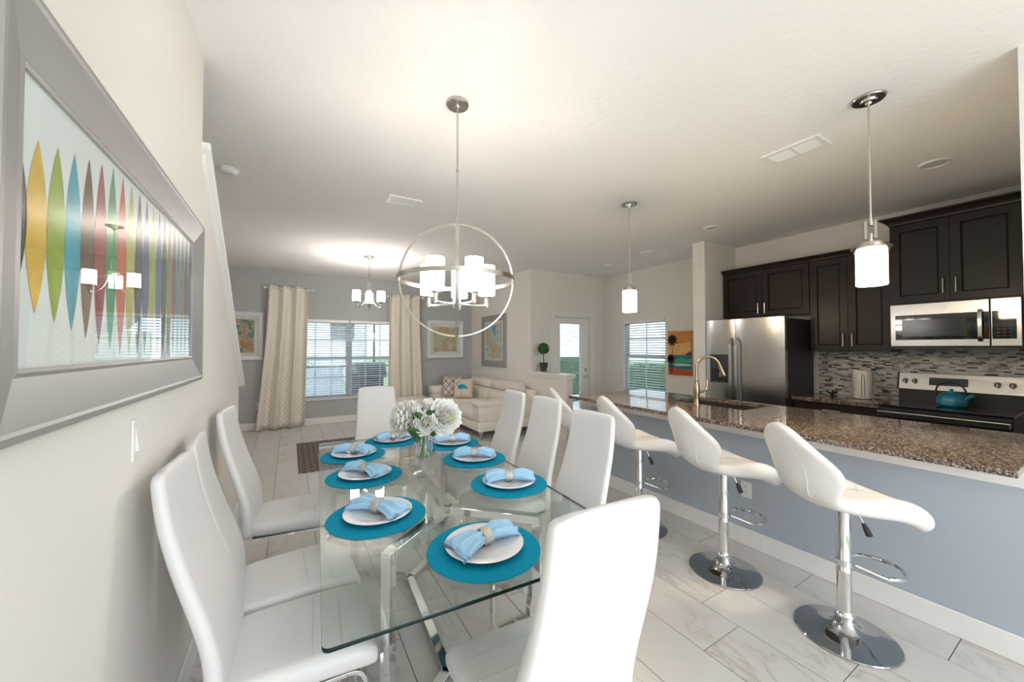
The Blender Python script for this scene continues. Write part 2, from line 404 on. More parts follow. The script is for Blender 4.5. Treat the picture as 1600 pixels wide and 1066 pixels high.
def rrect(cx, cy, hx, hy, r, n=4):
    pts = []
    for (sx, sy, a) in ((1, 1, 0), (-1, 1, PI/2), (-1, -1, PI), (1, -1, 1.5*PI)):
        for i in range(n+1):
            t = a+PI/2*i/n
            pts.append((cx+sx*(hx-r)+r*math.cos(t), cy+sy*(hy-r)+r*math.sin(t)))
    return pts
def catmull(P, n=6):
    P = [Vector(p) for p in P]; out = []
    for i in range(len(P)-1):
        p0 = P[max(i-1, 0)]; p1 = P[i]; p2 = P[i+1]; p3 = P[min(i+2, len(P)-1)]
        for k in range(n):
            t = k/n
            out.append(0.5*((2*p1)+(p2-p0)*t+(2*p0-5*p1+4*p2-p3)*t*t+(3*p1-p0-3*p2+p3)*t**3))
    out.append(P[-1]); return out

# ------------------------------------------------------------------ room shell
XL, YF, XR, YD, XK = -0.375, 7.95, 3.64, 5.465, 5.38
YB = -2.8
# floor: grout bed with individual tiles
fl = struct(obj('floor', B().box(-1.5, XK+0.1, YB, YF+0.1, -0.08, -0.003), 'grout'), 'pale marble-look floor tiles with dark grout joints', 'floor')
TW, TL, G = 0.3048, 0.6096, 0.004
tb = B(); tb.box(-TW/2+G/2, TW/2-G/2, -TL/2+G/2, TL/2-G/2, -0.008, 0.0)
tmesh = tb.mesh('tile', [M['tile']])
cosy, siny = math.cos(YAW), math.sin(YAW)
X0 = 1.184*HC          # a joint line seen in the photograph
tiles = []
for i in range(-11, 13):
    xc = X0+(i+0.5)*TW
    if xc-TW/2 < -1.45 or xc+TW/2 > XK+TW: continue
    y0 = 0.749*HC+(i % 3)*TL/3
    for j in range(-8, 14):
        yc = y0+(j+0.5)*TL
        if yc+TL/2 < YB or yc-TL/2 > YF: continue
        if xc > XR+0.2 and yc > YD+0.1: continue
        dep = xc*siny+yc*cosy; lat = xc*cosy-yc*siny
        vis = dep > 0.3 and abs(lat/dep) < 1.55 and HC/dep < 1.25 and not (xc > 3.0 and yc < 3.3) and not (xc < -0.5 and yc < 3.6)
        tiles.append((0 if vis else 1, abs(dep), xc, yc))
tiles.sort(); rest = B()
for k, (h_, d_, xc, yc) in enumerate(tiles):
    cx0, cx1 = max(xc-TW/2, -1.45), min(xc+TW/2, XK); cy1 = min(yc+TL/2, YF); cy0 = max(yc-TL/2, YB)
    whole = (cx1-cx0 > TW-0.001 and cy1-cy0 > TL-0.001)
    if h_ == 0 and k < 300:
        if whole:
            o = bpy.data.objects.new('tile', tmesh); C.objects.link(o); o.location = (xc, yc, 0)
        else:
            q = B(); q.box(cx0-xc+G/2, cx1-xc-G/2, cy0-yc+G/2, cy1-yc-G/2, -0.008, 0.0)
            o = obj('tile', q, 'tile'); o.location = (xc, yc, 0)
        o.parent = fl
    else: rest.box(cx0+G/2, cx1-G/2, cy0+G/2, cy1-G/2, -0.008, 0.0)
ro = obj('tile_remainder', rest, 'tile', fl); ro['kind'] = 'stuff'

struct(obj('ceiling', B().box(-1.5, XK+0.15, YB-0.1, YF+0.15, H, H+0.12), 'ceiling'), 'white knockdown-textured ceiling', 'ceiling')
# left wall with the sloping stair knee wall
ys, ye, zt, zb = 2.31, 3.97, 2.40, 1.165
wl = [(XL, YB, 0), (XL, ye, 0), (XL, ye, zb-0.02), (XL, ys, zt-0.02), (XL, ys, H), (XL, YB, H)]
struct(obj('wall_left', B().prism(wl, (-0.12, 0, 0)), 'cream'), 'cream wall with the slanted edge of the staircase', 'wall')
sl = (zb-zt)/(ye-ys); yo = 0.07
tr = B().prism([(XL+0.035, ys-0.02, zt-0.02*sl-0.01), (XL+0.035, ye+yo, zb+yo*sl-0.01), (XL+0.035, ye+yo, zb+yo*sl+0.022), (XL+0.035, ys-0.02, zt-0.02*sl+0.022)], (-0.19, 0, 0))
struct(obj('trim_1', tr, 'trim', bevel=0.004), 'white sloping cap rail on the stair wall', 'trim')
tr = B().prism([(XL+0.014, ys, zt-0.06), (XL+0.014, ye+0.014, zb-0.06), (XL+0.014, ye+0.014, zb-0.012), (XL+0.014, ys, zt-0.012)], (-0.148, 0, 0))
struct(obj('trim_2', tr, 'trim', bevel=0.003), 'narrow moulding under the sloping stair cap', 'trim')
struct(obj('wall_stairwell', B().box(-1.6, -1.5, YB, YF+0.1, 0, H), 'cream'), 'outer stairwell wall', 'wall')
st = B()
for k in range(11):
    st.box(-1.49, XL-0.125, 4.15-(k+1)*0.25, 4.15-k*0.25+0.02, 0, (k+1)*0.187)
struct(obj('stair_flight', st, 'carpet', bevel=0.01), 'carpeted stair flight behind the cream wall', 'stairs')
# far grey wall with the double window
WX0, WX1, WZ0, WZ1 = 0.10, 1.92, 0.47, 1.985
b = B(); b.box(-1.5, WX0, YF, YF+0.12, 0, H); b.box(WX1, XR+0.12, YF, YF+0.12, 0, H); b.box(WX0, WX1, YF, YF+0.12, 0, WZ0); b.box(WX0, WX1, YF, YF+0.12, WZ1, H)
struct(obj('wall_far', b, 'greywall'), 'grey accent wall with the double window', 'wall')
# living room right wall, patio-door wall, window wall, kitchen wall
struct(obj('wall_right', B().box(XR, XR+0.12, YD, YF, 0, H), 'cream'), 'cream wall behind the sofa', 'wall')
DX0, DX1, DZ1 = 4.16, 5.04, 2.03
b = B(); b.box(XR+0.12, DX0, YD, YD+0.12, 0, H); b.box(DX1, XK+0.12, YD, YD+0.12, 0, H); b.box(DX0, DX1, YD, YD+0.12, DZ1, H)
struct(obj('wall_patio', b, 'cream'), 'cream wall around the patio door', 'wall')
NY0, NY1, NZ0, NZ1 = 4.03, 4.94, 0.62, 1.945
b = B(); b.box(XK, XK+0.12, 0.1, NY0, 0, H); b.box(XK, XK+0.12, NY1, YD, 0, H); b.box(XK, XK+0.12, NY0, NY1, 0, NZ0); b.box(XK, XK+0.12, NY0, NY1, NZ1, H)
struct(obj('wall_kitchen', b, 'cream'), 'cream wall behind the kitchen cabinets and nook window', 'wall')
struct(obj('wall_stub', B().box(4.645, XK, 2.875, 3.04, 0, H), 'cream'), 'short cream wall beside the refrigerator', 'wall')
struct(obj('wall_pony', B().box(XR, XR+0.12, 4.47, YD, 0, 1.0), 'cream'), 'low cream half wall below the topiary', 'wall')
struct(obj('trim_3', B().box(XR-0.035, XR+0.155, 4.435, YD-0.002, 1.0, 1.035).box(XR-0.018, XR+0.138, 4.452, YD-0.002, 0.965, 1.0), 'trim', bevel=0.004), 'white ledge on the low half wall', 'trim')
b = B(); b.box(2.9, 3.02, YB, 0.262, 0.895, H); b.box(3.02, XK, 0.14, 0.262, 0, H)
struct(obj('wall_near', b, 'trim'), 'white wall edge at the near end of the bar', 'wall')
struct(obj('wall_bar', B().box(2.88, 3.0, YB, 3.13, 0, 0.80), 'bluewall'), 'blue-grey half wall under the breakfast bar', 'wall')
struct(obj('trim_4', B().box(2.870, 3.005, YB, 3.138, 0.80, 0.890), 'trim', bevel=0.003), 'white board along the top of the bar wall', 'trim')
# back wall with an opening added to let light in
b = B(); b.box(-1.5, -0.25, YB-0.12, YB, 0, H); b.box(2.75, 3.02, YB-0.12, YB, 0, H); b.box(-0.25, 2.75, YB-0.12, YB, 2.55, H)
struct(obj('wall_back', b, 'cream'), 'cream wall behind the viewer with an opening added for light', 'wall')
# baseboards
def base(name, x0, x1, y0, y1, lab):
    struct(obj(name, B().box(x0, x1, y0, y1, 0, 0.125), 'trim', bevel=0.006), lab, 'baseboard')
base('baseboard_left', XL, XL+0.014, YB, ye, 'white baseboard along the cream stair wall')
base('baseboard_far', -1.5, XR, YF-0.014, YF, 'white baseboard along the grey wall')
base('baseboard_right', XR-0.014, XR, 4.47, YF-0.014, 'white baseboard behind the sofa')
base('baseboard_bar', 2.866, 2.88, YB, 3.13, 'white baseboard along the bar wall')
base('baseboard_nook', XK-0.014, XK, 3.04, YD-0.014, 'white baseboard in the nook')
base('baseboard_patio', XR+0.13, DX0-0.1, YD-0.014, YD, 'white baseboard beside the patio door')

# ------------------------------------------------------------------ windows and patio door
def window(name, axis, a0, a1, z0, z1, d0, units, label, cols, flip):
    # axis 'x': opening runs along X at Y=d0 (outward +Y); axis 'y': runs along Y at X=d0 (outward +X)
    def bx(b, p0, p1, q0, q1, r0, r1):
        if axis == 'x': b.box(p0, p1, d0+q0, d0+q1, r0, r1)
        else: b.box(d0+q0, d0+q1, p0, p1, r0, r1)
        return b
    b = B(); t = 0.035
    bx(b, a0, a0+t, 0.06, 0.115, z0, z1); bx(b, a1-t, a1, 0.06, 0.115, z0, z1); bx(b, a0+t, a1-t, 0.06, 0.115, z0, z0+t); bx(b, a0+t, a1-t, 0.06, 0.115, z1-t, z1)
    w = struct(obj(name, b, 'vinyl'), label, 'window')
    obj('sill', bx(B(), a0-0.02, a1+0.02, -0.02, 0.06, z0-0.02, z0+0.004), 'trim', w, bevel=0.003)
    step = (a1-a0)/units; zm = (z0+z1)/2+0.015
    for k in range(units):
        p0 = a0+k*step+(t if k == 0 else 0.03); p1 = a0+(k+1)*step-(t if k == units-1 else 0.03)
        if k: obj('mullion', bx(B(), a0+k*step-0.045, a0+k*step+0.045, 0.055, 0.118, z0+t, z1-t), 'vinyl', w)
        for (s0, s1, q) in ((z0+t, zm, 0.07), (zm, z1-t, 0.09)):
            f = B(); e = 0.028
            bx(f, p0, p0+e, q, q+0.02, s0, s1); bx(f, p1-e, p1, q, q+0.02, s0, s1); bx(f, p0+e, p1-e, q, q+0.02, s0, s0+e); bx(f, p0+e, p1-e, q, q+0.02, s1-e, s1)
            sa = obj('sash', f, 'vinyl', w)
            obj('pane', bx(B(), p0+e, p1-e, q+0.009, q+0.012, s0+e, s1-e), 'pane', sa)
            for c in range(1, cols):
                x = p0+(p1-p0)*c/cols; obj('muntin', bx(B(), x-0.009, x+0.009, q+0.004, q+0.017, s0+e, s1-e), 'vinyl', sa)
            zc = (s0+s1)/2; obj('muntin', bx(B(), p0+e, p1-e, q+0.005, q+0.016, zc-0.009, zc+0.009), 'vinyl', sa)
    return w
window('window_1', 'x', WX0, WX1, WZ0, WZ1, YF, 2, 'double window with muntins in the grey wall', 3, 1)
window('window_2', 'y', NY0, NY1, NZ0, NZ1, XK, 1, 'nook window with muntins beside the palm canvas', 2, 1)

def blind(label, axis, a0, a1, z0, z1, d, pitch, wid, tilt, hr=0.05):
    L = a1-a0; cx = (a0+a1)/2
    loc = (cx, d, z0) if axis == 'x' else (d, cx, z0)
    t = thing('window_blind', label, 'blind', loc, 0 if axis == 'x' else PI/2, 'white slatted blinds')
    hh = z1-z0
    obj('headrail', B().box(-L/2, L/2, -0.03, 0.03, hh-hr, hh), 'white', t, bevel=0.003)
    obj('bottom_rail', B().box(-L/2+0.004, L/2-0.004, -0.025, 0.025, 0, 0.014), 'white', t, bevel=0.002)
    q = B(); hw = wid/2
    q.prism([(-L/2+0.004, -hw, -0.001), (-L/2+0.004, 0, 0.0018), (-L/2+0.004, hw, -0.001), (-L/2+0.004, hw, 0.001), (-L/2+0.004, 0, 0.0042), (-L/2+0.004, -hw, 0.001)], (L-0.008, 0, 0))
    me = q.mesh('slat', [M['slat']])
    z = 0.014+pitch*0.7
    while z < hh-hr-0.01:
        o = bpy.data.objects.new('slat', me); C.objects.link(o); o.parent = t; o.location = (0, 0, z); o.rotation_euler = (tilt, 0, 0); z += pitch
    for x in (-L*0.3, L*0.3):
        obj('ladder_cord', B().cyl((x, -hw-0.002, 0.01), (x, -hw-0.002, hh-hr), 0.0015, n=6), 'cord', t)
    return t
mid = (WX0+WX1)/2
blind('wide slatted blind in left half of the grey wall window', 'x', WX0+0.01, mid-0.01, WZ0+0.01, WZ1-0.002, YF+0.024, 0.045, 0.045, R(-16))
blind('wide slatted blind in right half of the grey wall window', 'x', mid+0.01, WX1-0.01, WZ0+0.01, WZ1-0.002, YF+0.024, 0.045, 0.045, R(-16))
blind('wide slatted blind in the nook window beside the palm canvas', 'y', NY0+0.01, NY1-0.01, NZ0+0.01, NZ1-0.002, XK+0.026, 0.045, 0.045, R(28))

# patio door
b = B(); yd = YD-0.018; cw = 0.085
b.box(DX0-cw, DX0, yd, YD, 0, DZ1+cw); b.box(DX1, DX1+cw, yd, YD, 0, DZ1+cw); b.box(DX0, DX1, yd, YD, DZ1, DZ1+cw)
b.box(DX0, DX0+0.015, YD, YD+0.12, 0, DZ1); b.box(DX1-0.015, DX1, YD, YD+0.12, 0, DZ1); b.box(DX0+0.015, DX1-0.015, YD, YD+0.12, DZ1-0.015, DZ1)
dr = struct(obj('door_1', b, 'trim', bevel=0.003), 'white patio door with full-length glass and casing', 'door')
s0, s1, g0, g1, gz0, gz1, y0, y1 = DX0+0.018, DX1-0.018, 4.325, 4.825, 0.26, 1.90, YD+0.045, YD+0.085
f = B(); f.box(s0, g0, y0, y1, 0.01, DZ1-0.018); f.box(g1, s1, y0, y1, 0.01, DZ1-0.018); f.box(g0, g1, y0, y1, 0.01, gz0); f.box(g0, g1, y0, y1, gz1, DZ1-0.018)
sb = obj('door_slab', f, 'white', dr)
f = B(); e = 0.03
f.box(g0-e, g0, y0-0.012, y0, gz0-e, gz1+e); f.box(g1, g1+e, y0-0.012, y0, gz0-e, gz1+e); f.box(g0, g1, y0-0.012, y0, gz0-e, gz0); f.box(g0, g1, y0-0.012, y0, gz1, gz1+e)
obj('glass_bead', f, 'white', sb, bevel=0.003)
obj('pane', B().box(g0, g1, y0+0.022, y0+0.026, gz0, gz1), 'pane', sb)
hd = B().cyl((4.955, y0, 1.02), (4.955, y0-0.012, 1.02), 0.028).cyl((4.955, y0-0.012, 1.02), (4.955, y0-0.025, 1.02), 0.012)
obj('deadbolt', hd, 'nickel', dr, True)
hd = B().cyl((4.955, y0, 0.88), (4.955, y0-0.012, 0.88), 0.03).cyl((4.955, y0-0.012, 0.88), (4.955, y0-0.05, 0.88), 0.01).tube([(4.955, y0-0.05, 0.88), (4.91, y0-0.055, 0.882), (4.85, y0-0.05, 0.875)], 0.009)
obj('door_lever', hd, 'nickel', dr, True)
bd = thing('door_blind', 'narrow slatted blind hanging over the patio door glass', 'blind', ((g0+g1)/2, y0-0.006, gz0))
obj('headrail', B().box(-0.262, 0.262, -0.03, 0.004, 1.63, 1.672), 'white', bd, bevel=0.003)
q = B().prism([(-0.25, -0.012, -0.0008), (-0.25, 0, 0.0012), (-0.25, 0.012, -0.0008), (-0.25, 0.012, 0.0006), (-0.25, 0, 0.0026), (-0.25, -0.012, 0.0006)], (0.5, 0, 0))
me = q.mesh('slat', [M['slat']])
for k in range(50):
    o = bpy.data.objects.new('slat', me); C.objects.link(o); o.parent = bd; o.location = (0, -0.013, 0.01+k*0.0322); o.rotation_euler = (R(-26), 0, 0)

# ------------------------------------------------------------------ outdoors
struct(obj('ground_lawn', B().box(-40, 40, -30, 70, -0.25, -0.12), 'lawn'), 'green lawn outside the windows', 'lawn')
struct(obj('ground_patio', B().box(-3, 3.7, YF+0.12, 10.6, -0.12, -0.04).box(XR+0.12, 9, YD+0.12, 8.0, -0.12, -0.04), 'patio'), 'pale concrete patio outside', 'patio')
def house(label, x0, x1, y0, y1, hz, roof, wins):
    t = thing('neighbour_house', label, 'house', ((x0+x1)/2, y0, -0.12))
    hw = (x1-x0)/2; dp = y1-y0
    obj('wall', B().box(-hw, hw, 0, dp, 0, hz), 'stucco', t)
    obj('roof', B().prism([(-hw-0.5, -0.5, hz), (hw+0.5, -0.5, hz), (hw+0.5, dp/2, hz+roof), (-hw-0.5, dp/2, hz+roof)], (0, 0, 0.15)), 'roof', t)
    for xw in wins:
        for zz in ((1.9, 3.2),) if hz > 4 else ((1.0, 2.2),):
            x = xw-(x0+x1)/2
            w = obj('window', B().box(x-0.6, x+0.6, -0.05, 0.02, zz[0], zz[1]), 'white', t)
            obj('pane', B().box(x-0.52, x+0.52, -0.07, -0.052, zz[0]+0.08, zz[1]-0.08), 'darkgrey', w)
house('tall white stucco house close behind the left window half', -7.5, 3.2, 19, 27, 6.0, 1.5, (-5.5, -2.2, 2.1))
house('low white house across the lawn in the right window half', 12, 26, 46, 54, 3.2, 1.8, (14, 17, 20, 23))
sc = thing('screen_enclosure', 'dark aluminium screen frame standing round the patio', 'screen', (0, 10.55, -0.12))
for x in (-2.0, -0.6, 1.95, 3.4): obj('post', B().box(x-0.025, x+0.025, -0.025, 0.025, 0, 2.9), 'screen', sc)
obj('rail', B().box(-2.0, 3.4, -0.02, 0.02, 1.06, 1.10), 'screen', sc); obj('rail', B().box(-2.0, 3.4, -0.02, 0.02, 2.85, 2.9), 'screen', sc)
obj('kick_panel', B().box(-1.97, 1.2, -0.01, 0.01, 0.02, 1.05), 'patio', sc)
gr = thing('barbecue_grill', 'dark covered barbecue grill standing on the patio', 'grill', (1.62, 9.7, -0.04))
obj('cart', B().box(-0.36, 0.36, -0.25, 0.25, 0.12, 0.78), 'grill', gr, bevel=0.03)
obj('lid', B().loft([[(x, 0.27*math.cos(PI*i/10), 0.78+0.34*math.sin(PI*i/10)) for i in range(11)] for x in (-0.42, 0.42)]), 'grill', gr, True)
for x in (-0.33, 0.33): obj('wheel', B().cyl((x-0.02, 0.2, 0.09), (x+0.02, 0.2, 0.09), 0.09), 'black', gr)
def leaves(b, fn, n, s0, s1):
    for _ in range(n):
        p, nr = fn(); s = random.uniform(s0, s1)
        d = Vector((random.gauss(0, 1), random.gauss(0, 1), random.gauss(0, 1))).normalized(); nr = (Vector(nr)+d*0.7).normalized()
        a = nr.orthogonal().normalized(); a = Matrix.Rotation(random.uniform(0, 6.28), 3, nr) @ a; c = nr.cross(a)
        b.poly([p-a*s, p+c*s*0.45, p+a*s, p-c*s*0.45])
def hedge(label, x0, x1, y0, y1, hz):
    def fn():
        k = random.random(); x = random.uniform(x0, x1); y = random.uniform(y0, y1); z = random.uniform(-0.1, hz)
        if k < 0.35: return Vector((x, y0, z)), (0, -1, 0)
        if k < 0.7: return Vector((x0, y, z)), (-1, 0, 0)
        return Vector((x, y, hz)), (0, 0, 1)
    t = thing('garden_hedge', label, 'hedge', (0, 0, 0))
    b = B(); leaves(b, fn, 2600, 0.05, 0.10); obj('foliage', b, 'hedge', t)['kind'] = 'stuff'
    obj('core', B().box(x0+0.05, x1-0.05, y0+0.05, y1-0.05, -0.12, hz-0.05), 'leaf', t)
hedge('clipped green hedge outside the nook window', 7.4, 8.2, 2.5, 7.0, 1.0)
hedge('dark leafy hedge outside the patio door', 3.9, 8.2, 8.3, 9.1, 1.15)
pl = thing('garden_palm', 'small young palm outside the left window half', 'palm', (-0.15, 11.4, -0.12))
obj('trunk', B().cyl((0, 0, 0), (0.03, 0, 1.2), 0.06, 0.045), 'bark', pl, True)
for k in range(9):
    a = k*2*PI/9; fr = B(); dx, dy = math.cos(a), math.sin(a)
    pts = [Vector((0.03+dx*t*0.85, dy*t*0.85, 1.2+0.45*t-0.75*t*t)) for t in (0, .2, .4, .6, .8, 1)]
    side = Vector((-dy, dx, 0)); ww = (0.02, .10, .13, .11, .07, .005)
    for i in range(5):
        fr.poly([pts[i]-side*ww[i], pts[i]+Vector((0, 0, .03)), pts[i+1]+Vector((0, 0, .03)), pts[i+1]-side*ww[i+1]])
        fr.poly([pts[i]+Vector((0, 0, .03)), pts[i]+side*ww[i], pts[i+1]+side*ww[i+1], pts[i+1]+Vector((0, 0, .03))])
    obj('frond', fr, 'leaf', pl)

# ------------------------------------------------------------------ kitchen
bt = thing('bar_countertop', 'long brown speckled granite bar top with overhang', 'countertop', (2.63, 0.262, 0.892))
SX0, SX1, SY0, SY1 = 3.25, 3.72, 1.68, 2.36
b = B()
x0, x1, y0, y1 = 2.63, 3.80, 0.264, 3.19
for (a0, a1, c0, c1) in ((x0, SX0, y0, y1), (SX1, x1, y0, y1), (SX0, SX1, y0, SY0), (SX0, SX1, SY1, y1)): b.box(a0, a1, c0, c1, 0.892, 0.922)
bm_o = obj('granite_slab', b, 'granite', bt, world=True)
lo = B().tube([(x0, y0, 0.907), (x0, y1, 0.907), (x1, y1, 0.907)], 0.0, flatx=(0.015, 0.005, (0, 0, 1)))
obj('edge_profile', lo, 'granite', bt, world=True, bevel=0.005)
isl = thing('island_cabinet', 'dark espresso base cabinet row under the granite bar', 'cabinet', (3.4, 1.7, 0))
obj('body', B().box(3.01, 3.22, 0.28, 3.12, 0.1, 0.889).box(3.22, 3.75, 0.28, 3.12, 0.1, 0.60).box(3.74, 3.76, 0.28, 3.12, 0.1, 0.889).box(3.05, 3.70, 0.30, 3.10, 0, 0.1), 'espresso', isl, world=True)
for k in range(5):
    d = obj('door', B().box(3.76, 3.78, 0.30+k*0.565, 0.30+k*0.565+0.55, 0.12, 0.86), 'espresso', isl, world=True, bevel=0.002)
    obj('handle', B().tube([(3.78, 0.35+k*0.565, 0.62), (3.81, 0.35+k*0.565, 0.63), (3.81, 0.35+k*0.565, 0.75), (3.78, 0.35+k*0.565, 0.76)], 0.006), 'nickel', d, world=False).location = -Vector(isl.location)
sk = thing('kitchen_sink', 'undermount steel sink set into the bar granite', 'sink', (3.48, 2.02, 0.66))
b = B(); 
b.box(SX0-0.01, SX0, SY0-0.01, SY1+0.01, 0.67, 0.891); b.box(SX1, SX1+0.01, SY0-0.01, SY1+0.01, 0.67, 0.891); b.box(SX0, SX1, SY0-0.01, SY0, 0.67, 0.891); b.box(SX0, SX1, SY1, SY1+0.01, 0.67, 0.891); b.box(SX0-0.01, SX1+0.01, SY0-0.01, SY1+0.01, 0.66, 0.67)
obj('basin', b, 'steel', sk, world=True); obj('drain', B().cyl((3.48, 2.02, 0.67), (3.48, 2.02, 0.673), 0.04), 'darkchrome', sk, world=True)
# faucet
fx, fy = 3.17, 2.05
fc = thing('kitchen_faucet', 'tall bronze gooseneck faucet on the granite bar', 'faucet', (fx, fy, 0.922))
obj('body', B().lathe([(0.031, 0), (0.031, 0.008), (0.025, 0.02), (0.021, 0.06), (0.026, 0.10), (0.028, 0.15), (0.022, 0.19), (0.015, 0.215), (0.017, 0.222), (0.0135, 0.23), (0.0125, 0.26)], n=24), 'bronze', fc, True)
dv = Vector((0.62, -0.78, 0)).normalized()
pts = [Vector((0, 0, 0.255)), Vector((0, 0, 0.33))]
for i in range(1, 13):
    a = PI-PI*i/12*0.93; pts.append(Vector((0, 0, 0.345))+dv*(0.095+0.095*math.cos(a))+Vector((0, 0, 0.095*math.sin(a))))
obj('gooseneck', B().tube(pts, 0.0125, n=14), 'bronze', fc, True)
e = pts[-1]; d2 = (pts[-1]-pts[-2]).normalized()
sp = obj('spray_head', B().tube([e, e+d2*0.02, e+d2*0.05, e+d2*0.09, e+d2*0.105], [0.0135, 0.016, 0.018, 0.021, 0.017], n=16), 'bronze', fc, True)
obj('button', B().sphere(e+d2*0.06-dv*0.017, 0.008, 8, 6), 'black', sp, True)
obj('lever', B().tube([(0, 0, 0.12), (0.03, -0.04, 0.125), (0.05, -0.065, 0.15), (0.052, -0.068, 0.20), (0.052, -0.068, 0.235)], [0.012, 0.011, 0.009, 0.008, 0.009], n=10), 'bronze', fc, True)

def shaker(parent, x, y0, y1, z0, z1, hside, hz, hl=0.13, horizontal=False):
    # door facing -X, front surface at x
    t = 0.062
    f = B(); f.box(x, x+0.02, y0, y0+t, z0, z1); f.box(x, x+0.02, y1-t, y1, z0, z1); f.box(x, x+0.02, y0+t, y1-t, z0, z0+t); f.box(x, x+0.02, y0+t, y1-t, z1-t, z1)
    d = obj('door', f, 'espresso', parent, world=True)
    lo = Vector(parent.location)
    def sub(n, b, m, sm=False):
        o = obj(n, b, m, d, sm); o.location = -lo; return o
    g = B(); e = 0.012
    g.box(x+0.006, x+0.018, y0+t, y0+t+e, z0+t, z1-t); g.box(x+0.006, x+0.018, y1-t-e, y1-t, z0+t, z1-t); g.box(x+0.006, x+0.018, y0+t+e, y1-t-e, z0+t, z0+t+e); g.box(x+0.006, x+0.018, y0+t+e, y1-t-e, z1-t-e, z1-t)
    sub('bead', g, 'grooves'); sub('panel', B().box(x+0.009, x+0.019, y0+t+e, y1-t-e, z0+t+e, z1-t-e), 'espresso')
    yh = y0+0.035 if hside < 0 else y1-0.035
    if hside:
        sub('handle', B().cyl((x-0.028, yh, hz), (x-0.028, yh, hz+hl), 0.006, n=10).cyl((x-0.028, yh, hz+0.02), (x, yh, hz+0.02), 0.0045, n=8).cyl((x-0.028, yh, hz+hl-0.02), (x, yh, hz+hl-0.02), 0.0045, n=8), 'nickel', True)
    return d
def crown(parent, x, y0, y1, z, hgt, out, left=True, right=True):
    prof = [(0.0, 0.0), (0.004, 0.006), (0.006, 0.014), (0.012, 0.25*hgt+0.008), (0.45*out, 0.62*hgt), (0.86*out, 0.84*hgt), (0.93*out, 0.86*hgt), (0.95*out, 0.92*hgt), (out, 0.93*hgt), (out, hgt)]
    secs = []
    for o, zz in prof:
        a = y0-(o if right else 0); c = y1+(o if left else 0)
        secs.append([(x-o, a, z+zz), (x-o, c, z+zz), (XK-0.002, c, z+zz), (XK-0.002, a, z+zz)])
    obj('crown_moulding', B().loft(secs), 'espresso', parent, world=True)
def upper(label, x, y0, y1, z0, z1, hside_pair, crw, out, left, right, hz):
    t = thing('wall_cabinet', label, 'cabinet', (x, (y0+y1)/2, z0), 0, 'espresso wall cabinets')
    obj('body', B().box(x+0.021, XK-0.002, y0, y1, z0, z1), 'espresso', t, world=True)
    ym = (y0+y1)/2
    shaker(t, x, y0+0.004, ym-0.0025, z0+0.004, z1-0.012, 1, hz); shaker(t, x, ym+0.0025, y1-0.004, z0+0.004, z1-0.012, -1, hz)
    crown(t, x, y0, y1, z1-0.005, crw, out, left, right)
    return t
upper('dark espresso wall cabinet above the refrigerator', 5.05, 1.892, 2.872, 1.835, 2.425, 0, 0.055, 0.045, False, False, 1.87)
upper('tall dark espresso wall cabinet above the white canister', 5.05, 1.222, 1.888, 1.405, 2.425, 0, 0.055, 0.045, False, False, 1.46)
upper('dark espresso wall cabinet above the microwave', 4.99, 0.452, 1.216, 1.862, 2.615, 0, 0.075, 0.065, True, True, 1.93)

# refrigerator
fr = thing('refrigerator', 'side by side stainless refrigerator with dark grey sides', 'refrigerator', (4.66, 2.415, 0))
obj('body', B().box(4.70, 5.34, 1.967, 2.863, 0.02, 1.775), 'darkgrey', fr, world=True, bevel=0.004)
obj('toe_grille', B().box(4.69, 4.70, 1.98, 2.85, 0.02, 0.10), 'black', fr, world=True)
def frdoor(y0, y1, hy, nm):
    # gently bowed door
    def sec(z):
        pts = []
        for i in range(9):
            s = -1+2*i/8; y = (y0+y1)/2+s*(y1-y0)/2
            pts.append((4.625+0.016*(s**4), y, z))
        return pts+[(4.698, y1, z), (4.698, y0, z)]
    d = obj(nm, B().loft([sec(0.10), sec(1.79)]), 'steel', fr, True, world=True)
    hp = [(4.63, hy, 0.55), (4.585, hy, 0.60), (4.575, hy, 0.75), (4.572, hy, 1.05), (4.575, hy, 1.35), (4.585, hy, 1.50), (4.63, hy, 1.56)]
    o = obj('handle', B().tube(catmull(hp, 5), 0.0, flatx=(0.014, 0.008, (0, 1, 0))), 'steel', d, True, bevel=0.003); o.location = -Vector(fr.location)
    return d
dl = frdoor(2.497, 2.863, 2.527, 'freezer_door'); dr_ = frdoor(1.967, 2.491, 2.461, 'fridge_door')
ds = obj('water_dispenser', B().box(4.618, 4.632, 2.565, 2.80, 1.20, 1.36).box(4.618, 4.632, 2.565, 2.585, 1.03, 1.20).box(4.618, 4.632, 2.78, 2.80, 1.03, 1.20).box(4.612, 4.635, 2.565, 2.80, 1.01, 1.03), 'darkgrey', dl, bevel=0.003); ds.location = -Vector(fr.location)
ds = obj('dispenser_recess', B().box(4.6205, 4.627, 2.585, 2.78, 1.03, 1.20), 'black', dl); ds.location = -Vector(fr.location)
ds = obj('dispenser_paddle', B().cyl((4.618, 2.67, 1.08), (4.612, 2.67, 1.17), 0.009, 0.006), 'steel', dl, True); ds.location = -Vector(fr.location)
ds = obj('dispenser_display', B().box(4.616, 4.6185, 2.66, 2.71, 1.30, 1.32), 'blackglass', dl); ds.location = -Vector(fr.location)
lg = B().cyl((4.637, 2.10, 1.715), (4.630, 2.10, 1.715), 0.022, n=20)
lg = obj('logo_disc', lg, 'darkgrey', dr_, True); lg.location = -Vector(fr.location)
lg = obj('logo_mark', B().tube([(4.629, 2.10+0.012*math.cos(t*PI/8), 1.715+0.012*math.sin(t*PI/8)) for t in range(16)], 0.0025, n=6, closed=True), 'steel', dr_, True); lg.location = -Vector(fr.location)

